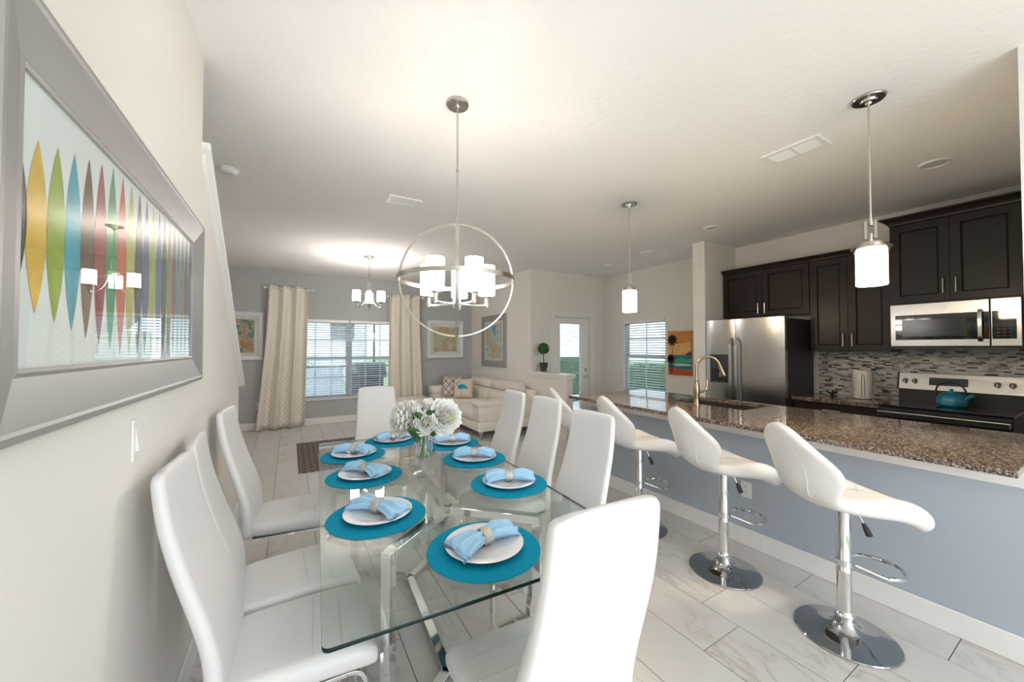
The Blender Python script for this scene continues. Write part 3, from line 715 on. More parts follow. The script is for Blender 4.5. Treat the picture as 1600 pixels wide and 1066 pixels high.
# base cabinet + counter left of the range
bc = thing('base_cabinet', 'dark espresso base cabinet between refrigerator and range', 'cabinet', (4.77, 1.60, 0))
obj('body', B().box(4.79, XK-0.002, 1.252, 1.955, 0.1, 0.873).box(4.85, XK-0.002, 1.252, 1.955, 0, 0.1), 'espresso', bc, world=True)
dw = obj('drawer', B().box(4.77, 4.79, 1.257, 1.95, 0.70, 0.865), 'espresso', bc, world=True, bevel=0.002)
o = obj('handle', B().cyl((4.742, 1.53, 0.80), (4.742, 1.68, 0.80), 0.006, n=10).cyl((4.742, 1.55, 0.80), (4.77, 1.55, 0.80), 0.005, n=8).cyl((4.742, 1.66, 0.80), (4.77, 1.66, 0.80), 0.005, n=8), 'nickel', dw, True); o.location = -Vector(bc.location)
shaker(bc, 4.77, 1.257, 1.602, 0.11, 0.69, 1, 0.53); shaker(bc, 4.77, 1.607, 1.95, 0.11, 0.69, -1, 0.53)
tag(obj('side_countertop', B().box(4.745, XK-0.012, 1.246, 1.958, 0.874, 0.914), 'granite', bevel=0.004), 'short granite countertop under the white canister', 'countertop')

# range
rg = thing('kitchen_range', 'stainless range with black glass cooktop', 'range', (4.72, 0.86, 0))
obj('body', B().box(4.72, 5.34, 0.482, 1.238, 0.03, 0.905), 'darkgrey', rg, world=True)
obj('cooktop', B().box(4.69, 5.30, 0.480, 1.240, 0.905, 0.922), 'blackglass', rg, world=True, bevel=0.005)
for (cx, cy, r) in ((4.85, 0.67, 0.10), (4.85, 1.05, 0.08), (5.12, 0.67, 0.08), (5.12, 1.05, 0.10)):
    obj('burner_ring', B().tube([(cx+r*math.cos(2*PI*i/32), cy+r*math.sin(2*PI*i/32), 0.9222) for i in range(32)], 0.0008, n=4, closed=True), 'darkgrey', rg, world=True)
od = obj('oven_door', B().box(4.685, 4.72, 0.485, 1.235, 0.20, 0.885), 'black', rg, world=True, bevel=0.004)
o = obj('oven_window', B().box(4.681, 4.685, 0.60, 1.12, 0.35, 0.70), 'blackglass', od); o.location = -Vector(rg.location)
o = obj('oven_handle', B().box(4.625, 4.645, 0.49, 1.23, 0.825, 0.872).box(4.645, 4.69, 0.50, 0.53, 0.835, 0.862).box(4.645, 4.69, 1.19, 1.22, 0.835, 0.862), 'steel', od, bevel=0.007); o.location = -Vector(rg.location)
obj('storage_drawer', B().box(4.685, 4.72, 0.485, 1.235, 0.05, 0.19), 'steel', rg, world=True, bevel=0.004)
bgd = obj('backguard', B().prism([(5.27, 0.482, 1.035), (5.34, 0.482, 1.035), (5.34, 0.482, 1.195), (5.315, 0.482, 1.195)], (0, 0.756, 0)), 'steel', rg, world=True, bevel=0.004)
obj('backguard_base', B().box(5.285, 5.34, 0.482, 1.238, 0.922, 1.035), 'black', rg, world=True)
obj('backguard_end', B().prism([(5.262, 1.236, 1.03), (5.343, 1.236, 1.03), (5.343, 1.236, 1.202), (5.31, 1.236, 1.202)], (0, 0.012, 0)).prism([(5.262, 0.472, 1.03), (5.343, 0.472, 1.03), (5.343, 0.472, 1.202), (5.31, 0.472, 1.202)], (0, 0.012, 0)), 'black', rg, world=True)
sl_ = 0.045/0.16
def bgx(z): return 5.27+(z-1.035)*sl_
q = B(); q.prism([(bgx(1.085)-0.003, 0.79, 1.085), (bgx(1.155)-0.003, 0.79, 1.155), (bgx(1.155)+0.004, 0.79, 1.155), (bgx(1.085)+0.004, 0.79, 1.085)], (0, 0.24, 0))
o = obj('clock_display', q, 'display', bgd); o.location = -Vector(rg.location)
for ky in (1.19, 1.125, 0.625, 0.545):
    o = obj('control_knob', B().cyl((bgx(1.12), ky, 1.12), (bgx(1.12)-0.022, ky, 1.114), 0.021, 0.018, n=20).box(bgx(1.12)-0.032, bgx(1.12)-0.02, ky-0.004, ky+0.004, 1.098, 1.132), 'steel', bgd, True); o.location = -Vector(rg.location)

# microwave
mw = thing('microwave_oven', 'stainless over the range microwave with dark glass door', 'microwave', (4.97, 0.834, 1.44))
obj('body', B().box(4.985, XK-0.002, 0.455, 1.213, 1.44, 1.858), 'darkgrey', mw, world=True)
MY0, MY1 = 0.459, 1.209
md = obj('door', B().box(4.955, 4.985, 0.618, MY1, 1.455, 1.848), 'steel', mw, world=True, bevel=0.004)
def mwsub(n, b, m, p=md, sm=False, bv=0):
    o = obj(n, b, m, p, sm, bevel=bv); o.location = -Vector(mw.location); return o
mwsub('door_glass', B().box(4.9535, 4.957, 0.622, 1.175, 1.515, 1.745), 'blackglass')
mwsub('inner_window', B().box(4.9528, 4.9536, 0.74, 1.13, 1.545, 1.70), 'display')
mwsub('handle', B().tube(catmull([(4.955, 0.665, 1.50), (4.925, 0.665, 1.52), (4.915, 0.665, 1.63), (4.925, 0.665, 1.74), (4.955, 0.665, 1.76)], 4), 0.0, flatx=(0.013, 0.007, (0, 1, 0))), 'steel', md, True, 0.003)
mwsub('logo_disc', B().cyl((4.955, 0.86, 1.80), (4.950, 0.86, 1.80), 0.014, n=16), 'chrome', md, True)
cp = obj('control_panel', B().box(4.955, 4.985, MY0, 0.612, 1.455, 1.848), 'steel', mw, world=True, bevel=0.004)
mwsub('keypad_glass', B().box(4.9535, 4.957, 0.485, 0.606, 1.515, 1.745), 'blackglass', cp)
for r_ in range(4):
    for c_ in range(3):
        mwsub('key', B().box(4.9526, 4.9536, 0.505+c_*0.03, 0.525+c_*0.03, 1.535+r_*0.026, 1.547+r_*0.026), 'darkgrey', cp)
obj('vent_grille', B().box(4.96, 5.30, 0.48, 1.19, 1.425, 1.44), 'black', mw, world=True)

# backsplash mosaic
tm = [flat('mosaic_white', (226, 222, 220), 0.15), flat('mosaic_grey', (150, 146, 146), 0.15), flat('mosaic_dark', (58, 54, 56), 0.15), flat('mosaic_silver', (200, 197, 197), 0.12), flat('mosaic_taupe', (158, 143, 134), 0.2)]
bs = struct(obj('wall_backsplash', B().box(XK-0.006, XK-0.001, 0.262, 1.962, 0.914, 1.442), mat('mosaic_grout', (0.60, 0.58, 0.56), 0.9, bump=0.2)), 'narrow glass and stone mosaic backsplash', 'backsplash')
tl = []; zz = 0.917; row = 0
while zz < 1.440:
    y = 0.264+random.uniform(0, 0.04)
    while y < 1.895:
        L = random.choice((0.03, 0.042, 0.05, 0.06, 0.075)); y2 = min(y+L, 1.897)
        if not (zz < 1.03 and y2 < 1.24 and y > 0.48): tl.append((y, y2, zz, zz+0.0125))
        y = y2+0.0022
    zz += 0.0146
for k in range(30):
    z = 0.917+k*0.0174; tl.append((1.905, 1.925, z, z+0.0155))
tl.append((1.932, 1.958, 0.916, 1.403))
tl.sort(key=lambda q: -(q[1]-q[0])*(q[3]-q[2])/((q[0]+0.4)**1.2))
rs = B()
for k, (y0, y1, z0, z1) in enumerate(tl):
    wts = random.choices(range(5), (5.5, 2.4, 2.2, 3.6, 1.4))[0]; px = random.choice((0.007, 0.0082, 0.0095))
    if k < 300: obj('mosaic_tile', B().box(XK-px, XK-0.004, y0, y1, z0, z1), tm[wts if y1-y0 < 0.2 else 0], bs)
    else: rs.box(XK-px, XK-0.004, y0, y1, z0, z1, wts)
ro = obj('mosaic_tile_remainder', rs, tm, bs); ro['kind'] = 'stuff'

# kettle, canister, candle holder
kt = thing('tea_kettle', 'round teal enamel kettle on the black cooktop', 'kettle', (5.03, 0.845, 0.922))
obj('body', B().lathe([(0.001, 0), (0.075, 0), (0.092, 0.015), (0.098, 0.04), (0.092, 0.075), (0.075, 0.10), (0.05, 0.118), (0.03, 0.123), (0.001, 0.124)], n=36), 'kettle', kt, True)
obj('lid', B().lathe([(0.001, 0.121), (0.036, 0.121), (0.034, 0.128), (0.012, 0.132), (0.009, 0.14), (0.013, 0.148), (0.009, 0.155), (0.001, 0.157)], n=20), 'kettle', kt, True)
obj('spout', B().tube([(-0.02, -0.075, 0.065), (-0.03, -0.105, 0.095), (-0.038, -0.128, 0.112)], [0.022, 0.017, 0.014], n=14), 'kettle', kt, True)
hp = [(0.01, 0.085, 0.085), (0.012, 0.095, 0.14), (0.005, 0.07, 0.19), (0, 0.0, 0.212), (-0.012, -0.06, 0.185), (-0.02, -0.085, 0.135), (-0.02, -0.08, 0.10)]
obj('handle', B().tube(catmull(hp, 6), 0.0065, n=10), 'black', kt, True)
ca = thing('white_canister', 'white cylindrical canister with a long slot on the side countertop', 'canister', (5.12, 1.47, 0.914))
obj('body', B().lathe([(0.001, 0.006), (0.078, 0.006), (0.08, 0.012), (0.08, 0.285), (0.076, 0.295), (0.001, 0.297)], n=36), 'canister', ca, True)
obj('base_ring', B().lathe([(0.001, 0), (0.076, 0), (0.076, 0.006), (0.001, 0.006)], n=32), 'black', ca, True)
def onc(y, z, r=0.081):
    a = PI+0.35+y/r; return (r*math.cos(a), r*math.sin(a), z)
obj('slot_outline', B().tube([onc(-0.011, 0.02), onc(-0.011, 0.1), onc(-0.010, 0.2), onc(-0.008, 0.245), onc(0, 0.258), onc(0.008, 0.245), onc(0.010, 0.2), onc(0.011, 0.1), onc(0.011, 0.02)], 0.0022, n=6), 'darkgrey', ca, True)
ch = thing('candle_holder', 'small black star shaped candle holder on the side countertop', 'candle holder', (5.06, 1.70, 0.914))
obj('cup', B().lathe([(0.001, 0), (0.03, 0), (0.012, 0.012), (0.010, 0.03), (0.025, 0.04), (0.022, 0.042), (0.001, 0.034)], n=20), 'black', ch, True)
for k in range(6):
    a = k*PI/3+0.3; obj('point', B().tube([(0.015*math.cos(a), 0.015*math.sin(a), 0.032), (0.045*math.cos(a), 0.045*math.sin(a), 0.052), (0.06*math.cos(a), 0.06*math.sin(a), 0.068)], [0.009, 0.006, 0.001], n=6), 'black', ch, True)

# ------------------------------------------------------------------ dining table
TR = R(-3.2)
tab = thing('dining_table', 'rectangular glass dining table on a chrome frame', 'table', (0.630, 1.948, 0), TR)
HX, HL = 0.505, 1.025
pr = rrect(0, 0, HX, HL, 0.018, 4)
top = obj('glass_top', B().poly([(x, y, 0.757) for x, y in pr]).poly([(x, y, 0.745) for x, y in pr][::-1]), 'glasstop', tab)
ring2 = [[(x*s, y*s, z) for x, y in pr] for s, z in ((1.0, 0.7455), (1.0012, 0.748), (1.0012, 0.754), (1.0, 0.7565))]
obj('glass_edge', B().loft(ring2, cap=False), 'glassedge', top, True)
def bar(p, q, w=0.021, h=0.016): return B().tube([p, q], 0, flatx=(h, w, (0, 0, 1)))
for z in (0.728, 0.018):
    obj('centre_beam', bar((0, -0.385, z), (0, 0.385, z)), 'chrome', tab, bevel=0.002)
    for sy in (-1, 1):
        for sx in (-1, 1): obj('arm', bar((0, sy*0.372, z), (sx*0.297, sy*0.64, z)), 'chrome', tab, bevel=0.002)
for sx in (-1, 1):
    for sy in (-1, 1):
        lg = obj('leg', B().tube([(sx*0.297, sy*0.64, 0.0), (sx*0.297, sy*0.64, 0.744)], 0, flatx=(0.0185, 0.0185, (sx, sy*0.98, 0))), 'chrome', tab, bevel=0.002)
def tw(w, l, z=0.757):
    c, s = math.cos(TR), math.sin(TR); return (0.630+w*c-l*s, 1.948+w*s+l*c, z)

# ------------------------------------------------------------------ dining chairs
def rr_sec(cx, hw, fn, hh, r, n=3):
    # rounded-rectangle section in local (x, t); fn(x,t)->world point
    return [fn(x, t) for x, t in rrect(cx, 0, hw, hh, min(r, hh*0.98), n)]
def make_chair(label):
    t = thing('dining_chair', label, 'chair', (0, 0, 0), 0, 'white dining chairs around the glass table')
    # seat (length along y)
    secs = []
    for y, hw, zc, hh in ((-0.205, 0.172, 0.432, 0.028), (-0.195, 0.183, 0.432, 0.038), (-0.12, 0.189, 0.433, 0.042), (0.0, 0.193, 0.434, 0.043), (0.10, 0.196, 0.434, 0.043), (0.17, 0.197, 0.431, 0.041), (0.205, 0.196, 0.426, 0.037), (0.222, 0.191, 0.42, 0.027), (0.227, 0.177, 0.417, 0.012)):
        secs.append([(x, y, zc+tt) for x, tt in rrect(0, 0, hw, hh, hh*0.85, 4)])
    st_ = obj('seat', B().loft(secs), 'leather', t, True, sub=1, angle=80)
    for yy in (0.03, 0.115):
        obj('seam', B().tube([(-0.180, yy, 0.466), (-0.155, yy, 0.4763), (0, yy, 0.4776), (0.155, yy, 0.4763), (0.180, yy, 0.466)], 0.0012, n=4), 'seam', st_)
    # back (length along the S-curve)
    prof = catmull([(0, -0.212, 0.385), (0, -0.214, 0.47), (0, -0.222, 0.57), (0, -0.252, 0.68), (0, -0.292, 0.80), (0, -0.325, 0.92), (0, -0.343, 1.02), (0, -0.352, 1.098)], 3)
    secs = []; k = len(prof)
    for i, p in enumerate(prof):
        s = i/(k-1); d = (prof[min(i+1, k-1)]-prof[max(i-1, 0)]).normalized(); nrm = Vector((0, d.z, -d.y))
        hw = 0.184+0.006*math.sin(PI*min(1, s*1.8))-0.032*max(0, (s-0.25)/0.75)
        hh = 0.026-0.009*s
        if i == 0 or i == k-1: hw -= 0.012; hh *= 0.45
        secs.append([p+Vector((x, 0, 0))+nrm*tt for x, tt in rrect(0, 0, hw, hh, hh*0.9, 3)])
    obj('backrest', B().loft(secs), 'leather', t, True, sub=1, angle=80)
    # cantilever chrome frame
    for sx in (-1, 1):
        x = sx*0.165
        pts = [(x, -0.19, 0.388), (x, 0.14, 0.388)]+arc((x, 0.14, 0.343), 0.045, PI/2, 0, 5, 'yz')+arc((x, 0.125, 0.068), 0.06, 0, -PI/2, 6, 'yz')+[(x, -0.22, 0.008)]
        obj('leg', B().tube(pts, 0, flatx=(0.016, 0.006, (1, 0, 0))), 'chrome', t, bevel=0.0015)
    obj('floor_crossbar', B().box(-0.149, 0.149, -0.236, -0.204, 0.002, 0.014), 'chrome', t, bevel=0.0015)
    obj('seat_crossbar', B().box(-0.149, 0.149, -0.10, -0.07, 0.382, 0.394), 'chrome', t, bevel=0.0015)
    return t
BK = 0.352
def chair_at(topx, topy, ang):
    # ang: facing direction (0 = +Y, measured like rotation about z)
    return (topx-BK*math.sin(ang), topy+BK*math.cos(ang), 0), ang
chairs = [
    ((0.605, 0.600), R(-3.5), 'white leather high back dining chair nearest the viewer at the near table end'),
    ((-0.303, 1.522), R(-93), 'white leather dining chair on stair wall side nearest the light switch'),
    ((-0.312, 1.888), R(-87), 'white leather dining chair in the middle of stair wall side'),
    ((-0.312, 2.690), R(-96), 'white leather dining chair on stair wall side farthest from the viewer'),
    ((1.425, 1.525), R(91), 'white leather dining chair on bar side nearest the viewer'),
    ((1.560, 2.130), R(92), 'white leather dining chair in the middle of bar side'),
    ((1.570, 2.585), R(89), 'white leather dining chair on bar side nearest the sofa'),
    ((0.670, 3.490), R(174), 'white leather dining chair at far table end below the window'),
]
proto = None
for (tx, ty), a, lab in chairs:
    loc, ang = chair_at(tx, ty, a)
    if proto is None:
        proto = make_chair(lab); proto.location = loc; proto.rotation_euler = (0, 0, ang)
    else: dup(proto, loc, ang, lab)

# ------------------------------------------------------------------ place settings
seats = [((0.575, 1.150), R(12), 'at the near table end'), ((0.313, 1.595), R(-55), 'in front of the chair by the light switch'), ((0.351, 2.128), R(-60), 'in the middle of stair wall side'),
         ((0.356, 2.570), R(-40), 'at the far corner of stair wall side'), ((0.656, 2.820), R(5), 'at far table end behind the vase'), ((0.956, 1.634), R(-25), 'at bar side nearest the viewer'),
         ((0.985, 2.106), R(-35), 'in the middle of bar side'), ((1.005, 2.525), R(-20), 'at bar side nearest the sofa')]
ma = pla = nk = rg_ = None
nap = B(); secs = []
for i in range(25):
    a = -1+2*i/24; u = abs(a)
    hw = 0.020+0.046*(u**0.8)*(1.0 if a < 0 else 0.85); hh = 0.019-0.003*u
    zc = 0.026+0.010*math.sin(PI*u)-0.008*u*u
    ring_ = []
    for j in range(40):
        t = 2*PI*j/40; rip = 1+0.62*min(1, 0.25+u*1.3)*math.cos(7*t+2.6*a+0.7+0.8*math.sin(5*a))
        ring_.append((a*0.118*(1+0.06*math.cos(3*t+1)*u), hw*math.cos(t)*(0.85+0.15*rip), max(0.002, zc+hh*math.sin(t)*rip)))
    secs.append(ring_)
nap.loft(secs)
nap_mesh_obj = None
for (px, py), a, wh in seats:
    z0 = 0.757
    if ma is None:
        ma = obj('round_placemat', B().lathe([(0.001, 0), (0.19, 0), (0.192, 0.002), (0.19, 0.004), (0.001, 0.004)], n=64), 'teal', None, True)
        pla = obj('dinner_plate', B().lathe([(0.001, 0.0), (0.075, 0.0), (0.08, 0.002), (0.13, 0.014), (0.134, 0.017), (0.131, 0.0185), (0.088, 0.010), (0.078, 0.007), (0.001, 0.0065)], n=64), 'plate', None, True, angle=50)
        nk = obj('napkin', nap, 'satin', None, True, angle=170)
        rg_ = obj('napkin_ring', B().lathe([(0.0295, -0.018), (0.032, -0.016), (0.033, 0), (0.032, 0.016), (0.0295, 0.018), (0.028, 0.016), (0.0285, 0), (0.028, -0.016)], n=32, cap=False), 'ring', None, True)
        rg_.data.transform(Matrix.Rotation(PI/2, 4, 'Y')); rg_.data.transform(Matrix.Diagonal((1, 1.02, 0.86, 1)))
        bm2 = bmesh.new(); bm2.from_mesh(rg_.data); bm2.to_mesh(rg_.data); bm2.free()
        four = (ma, pla, nk, rg_)
    else:
        four = tuple(o.copy() for o in (ma, pla, nk, rg_))
        for o in four: C.objects.link(o)
    four[0].location = (px, py, z0); four[1].location = (px+0.004, py+0.006, z0+0.0042)
    four[2].location = (px+0.004, py+0.006, z0+0.0112); four[2].rotation_euler = (0, 0, a)
    four[3].location = (px+0.004, py+0.006, z0+0.0112+0.0275); four[3].rotation_euler = (0, 0, a)
    tag(four[0], 'round woven teal placemat '+wh, 'placemat', 'teal placemats on the glass table')
    tag(four[1], 'round white dinner plate '+wh, 'plate', 'white plates on teal placemats')
    tag(four[2], 'pale blue satin napkin '+wh, 'napkin', 'blue napkins on the plates')
    tag(four[3], 'silver beaded napkin ring '+wh, 'napkin ring', 'napkin rings on the plates')

# ------------------------------------------------------------------ vase and peonies
VX, VY = 0.632, 2.0
vs = thing('glass_vase', 'footed clear glass vase in the middle of the table', 'vase', (VX, VY, 0.757))
obj('foot', B().lathe([(0.001, 0), (0.052, 0), (0.053, 0.004), (0.03, 0.010), (0.013, 0.016), (0.001, 0.017)], n=32), 'vaseglass', vs, True)
obj('stem', B().lathe([(0.012, 0.016), (0.018, 0.026), (0.011, 0.036), (0.018, 0.048), (0.012, 0.058), (0.016, 0.064)], n=24), 'vaseglass', vs, True)
obj('bowl', B().lathe([(0.014, 0.064), (0.036, 0.078), (0.046, 0.10), (0.048, 0.15), (0.050, 0.20), (0.058, 0.245), (0.061, 0.255), (0.058, 0.254), (0.047, 0.20), (0.045, 0.15), (0.043, 0.102), (0.033, 0.082), (0.001, 0.074)], n=40, cap=False), 'vaseglass', vs, True)
def petal(b, base, dirv, upv, L, Wd, curl, m=0):
    d = dirv.normalized(); s = d.cross(upv).normalized(); n_ = s.cross(d)
    nu, nv = 4, 4; st_ = len(b.v)
    for i in range(nu+1):
        u = i/nu
        for j in range(nv+1):
            v = -1+2*j/nv; w = Wd*math.sin(PI*(0.12+0.74*u))**0.8
            edge = 0.10*L*math.sin(7*v+L*90)*u
            b.v.append(base+d*(L*u*(1-0.10*v*v)+edge*0.4)+s*(w*v)+n_*(curl*L*(u*u)-0.22*Wd*v*v+edge*0.25))
    for i in range(nu):
        for j in range(nv):
            q = st_+i*(nv+1)+j; b.face((q, q+nv+1, q+nv+2, q+1), m)
def peony(label, c, rad, face, tall=1.0, bud=False):
    t = thing('white_peony', label, 'flower', (VX, VY, 0.84), 0, 'peonies in the glass vase')
    c = Vector(c)-Vector(t.location); f = Vector(face).normalized()
    a = f.orthogonal().normalized(); e = f.cross(a); b = B()
    npet = 26 if bud else 64
    for k in range(npet):
        s = (k+0.5)/npet                       # 0 centre .. 1 outside
        th = k*2.39996; out = (a*math.cos(th)+e*math.sin(th))
        open_ = 0.15+1.55*s if not bud else 0.1+1.0*s
        d = f*math.cos(open_)+out*math.sin(open_)
        L = rad*(0.62+0.42*s)
        base_ = c-f*rad*0.55*(0.4+0.6*s)+out*rad*0.22*s
        petal(b, base_, d, f if open_ > 0.3 else e, L, rad*(0.34+0.20*s), 0.42, 1 if (not bud and k < 5) else 0)
    hd = obj('bloom', b, ['petal', 'petalcore'], t, True, angle=180)
    obj('calyx', B().sphere(c-f*rad*0.55, rad*0.55, 12, 8), 'petal', t, True)
    foot_ = Vector((random.uniform(-.02, .02), random.uniform(-.02, .02), 0.0))
    neck = Vector((c.x*0.25, c.y*0.25, 0.15))
    pts = catmull([foot_, foot_*0.4+neck*0.6, neck, c-f*rad*0.8], 4)
    obj('stem', B().tube(pts, 0.0032, n=6), 'stem', t, True)
    return t
rt = Vector((math.cos(YAW), -math.sin(YAW), 0)); tc_ = Vector((-math.sin(YAW), -math.cos(YAW), 0))
vc = Vector((VX, VY, 0))
def at(dx, dy, z): p = vc+rt*dx+tc_*dy; return (p.x, p.y, z)
peony('large white peony leaning toward the stair wall', at(-0.125, 0.02, 1.065), 0.086, -rt*0.75+tc_*0.8+Vector((0, 0, 0.35)))
peony('large white peony leaning toward the bar', at(0.125, 0.0, 1.070), 0.085, rt*0.6+tc_*0.75+Vector((0, 0, 0.3)))
peony('cream peony with yellow heart above the vase rim', at(0.02, 0.055, 1.047), 0.060, tc_*1.0+Vector((0, 0, 0.35)))
peony('half open white peony at the top of bouquet', at(0.022, -0.02, 1.138), 0.042, tc_*0.3+Vector((0, 0, 1)), bud=True)
peony('small white peony bud left of the topmost bloom', at(-0.03, 0.03, 1.11), 0.038, -rt*0.3+tc_*0.6+Vector((0, 0, 0.8)), bud=True)
peony('white peony behind the largest left bloom', at(-0.085, -0.04, 1.125), 0.045, -rt*0.3+Vector((0, 0, 1)), bud=True)
peony('white peony behind the largest right bloom', at(0.085, -0.05, 1.125), 0.055, rt*0.3+Vector((0, 0, 1)), bud=True)
def vleaf(lab, p0, p1, wd):
    p0 = Vector(p0); p1 = Vector(p1); b = B(); d = p1-p0; s = d.cross(tc_).normalized()
    for i in range(5):
        u0, u1 = i/5, (i+1)/5
        w0, w1 = wd*math.sin(PI*(0.06+0.92*u0)), wd*math.sin(PI*(0.06+0.92*u1)) if i < 4 else 0.001
        q0 = p0+d*u0+Vector((0, 0, -0.02*u0*u0)); q1 = p0+d*u1+Vector((0, 0, -0.02*u1*u1))
        b.poly([q0-s*w0, q0+tc_*0.006, q1+tc_*0.006, q1-s*w1]); b.poly([q0+tc_*0.006, q0+s*w0, q1+s*w1, q1+tc_*0.006])
    return b
lv = thing('peony_leaf_sprig', 'green leaf sprig in the vase among the peonies', 'leaves', (VX, VY, 0.84))
for p0, p1, wd in ((at(-0.01, 0.02, 0.98), at(-0.075, 0.05, 1.055), 0.022), (at(0.0, 0, 1.04), at(-0.005, 0.02, 1.14), 0.016), (at(0.01, 0.0, 1.04), at(0.065, 0.03, 1.125), 0.014), (at(0.02, 0.03, 0.99), at(0.08, 0.07, 1.01), 0.02), (at(-0.02, 0.0, 1.0), at(-0.05, 0.04, 1.10), 0.014), (at(-0.03, 0.03, 0.93), at(-0.02, 0.045, 1.03), 0.02), (at(-0.01, 0.05, 0.97), at(-0.06, 0.085, 1.04), 0.02), (at(0.0, 0.06, 1.06), at(-0.025, 0.075, 1.125), 0.014), (at(0.03, 0.05, 1.08), at(0.06, 0.07, 1.13), 0.013)):
    obj('leaf', vleaf('', p0, p1, wd*1.35), 'leaf', lv, world=True)
obj('stem', B().tube([(0, 0.01, 0), (0.004, 0.0, 0.1), (0, 0, 0.24)], 0.003, n=6), 'stem', lv)

# ------------------------------------------------------------------ bar stools
def make_stool(label):
    t = thing('bar_stool', label, 'bar stool', (0, 0, 0), 0, 'white swivel bar stools at the granite bar')
    obj('base', B().lathe([(0.001, 0), (0.205, 0), (0.208, 0.004), (0.205, 0.008), (0.15, 0.016), (0.09, 0.028), (0.055, 0.048), (0.040, 0.075), (0.036, 0.095), (0.001, 0.096)], n=48), 'darkchrome', t, True)
    obj('collar', B().lathe([(0.037, 0.09), (0.042, 0.094), (0.042, 0.104), (0.034, 0.112), (0.030, 0.125)], n=28, cap=False), 'chrome', t, True)
    obj('post', B().lathe([(0.031, 0.11), (0.031, 0.315), (0.0318, 0.318), (0.0318, 0.324), (0.030, 0.327), (0.030, 0.655)], n=28), 'chrome', t, True)
    fr_ = [(0.027, 0.03, 0.36)]+[(0.16+0.105*math.cos(R(a)), 0.105*math.sin(R(a))*1.05, 0.335) for a in range(120, -121, -15)]+[(0.027, -0.03, 0.36)]
    fp = catmull(fr_, 3)
    ft = obj('footrest', B().tube(fp, 0.0098, n=10), 'chrome', t, True)
    obj('clamp', B().lathe([(0.031, 0.345), (0.0335, 0.347), (0.0335, 0.372), (0.031, 0.374)], n=24, cap=False), 'chrome', ft, True)
    lv_ = obj('height_lever', B().tube([(0.03, -0.02, 0.632), (0.055, -0.035, 0.60), (0.066, -0.042, 0.565)], 0.0045, n=8), 'chrome', t, True)
    obj('grip', B().tube([(0.062, -0.040, 0.572), (0.072, -0.046, 0.545), (0.082, -0.052, 0.515), (0.084, -0.053, 0.510)], [0.007, 0.013, 0.014, 0.006], n=10), 'black', lv_, True)
    obj('seat_plate', B().lathe([(0.031, 0.645), (0.055, 0.652), (0.06, 0.658), (0.001, 0.66)], n=24, cap=False), 'darkchrome', t, True)
    ST = [(-0.338, 1.078, 0.070, 0.012, -0.030), (-0.332, 1.03, 0.125, 0.03, -0.03), (-0.320, 0.96, 0.180, 0.065, -0.02), (-0.305, 0.885, 0.218, 0.115, -0.005), (-0.288, 0.815, 0.212, 0.125, 0.0), (-0.255, 0.745, 0.170, 0.085, 0.0), (-0.185, 0.695, 0.150, 0.045, 0.015), (-0.085, 0.675, 0.165, 0.01, 0.02), (0.015, 0.668, 0.195, 0.0, 0.035), (0.105, 0.668, 0.232, 0.0, 0.042), (0.18, 0.660, 0.240, 0.0, 0.010), (0.245, 0.630, 0.205, -0.015, -0.025), (0.278, 0.605, 0.135, -0.03, -0.03)]
    TH = [0.012, 0.024, 0.024, 0.024, 0.024, 0.026, 0.032, 0.038, 0.046, 0.052, 0.050, 0.038, 0.018]
    def P(i, s, e=0.0):
        x, z, hw, dx, dz = ST[i]; k = abs(s)**1.6
        return Vector((x+dx*k, s*hw, z+dz*k))
    nS = len(ST); cs = [-1, -0.75, -0.45, -0.15, 0.15, 0.45, 0.75, 1]
    fr1 = [[P(i, s) for s in cs] for i in range(nS)]
    b = B(); thick = 0.024
    nor = []
    for i in range(nS):
        rown = []
        for j in range(len(cs)):
            du = fr1[min(i+1, nS-1)][j]-fr1[max(i-1, 0)][j]; dv = fr1[i][min(j+1, len(cs)-1)]-fr1[i][max(j-1, 0)]
            rown.append(dv.cross(du).normalized())
        nor.append(rown)
    sgn = -1 if nor[nS-4][3].z > 0 else 1
    secs = []
    for i in range(nS):
        th = TH[i]
        up = [fr1[i][j]+nor[i][j]*(-sgn)*th*((0.92 if i > 7 else 0.7) if j in (0, len(cs)-1) else 1) for j in range(len(cs))]
        dn = [fr1[i][j]-nor[i][j]*(-sgn)*th*((0.92 if i > 7 else 0.7) if j in (0, len(cs)-1) else 1) for j in range(len(cs))]
        secs.append(up+dn[::-1])
    sh = obj('seat_shell', b.loft(secs), 'stoolfab', t, True, sub=2, angle=180)
    def surf(i, s, lift):
        p = P(i, s); j = min(range(len(cs)), key=lambda q: abs(cs[q]-s)); return p+nor[i][j]*(-sgn)*lift
    for k, path in enumerate(([(0, 0), (2, 0), (4, 0), (6, 0), (7, 0), (9, 0), (11, 0)], [(7, -0.7), (8, -0.3), (9, 0.2), (10, 0.7)], [(7, 0.7), (8, 0.3), (9, -0.2), (10, -0.7)], [(2, -0.7), (3, -0.2), (4, 0.3), (5, 0.7)], [(2, 0.7), (3, 0.2), (4, -0.3), (5, -0.7)])):
        obj('quilt_seam', B().tube(catmull([surf(i, s, TH[i]*0.96) for i, s in path], 5), 0.0022, n=5), 'seam', sh, True)
    obj('back_piping', B().tube(catmull([surf(i, 0.45, -0.0195) for i in range(1, 7)], 4), 0.003, n=6), 'stoolfab', sh, True)
    obj('back_piping', B().tube(catmull([surf(i, -0.45, -0.0195) for i in range(1, 7)], 4), 0.003, n=6), 'stoolfab', sh, True)
    return t
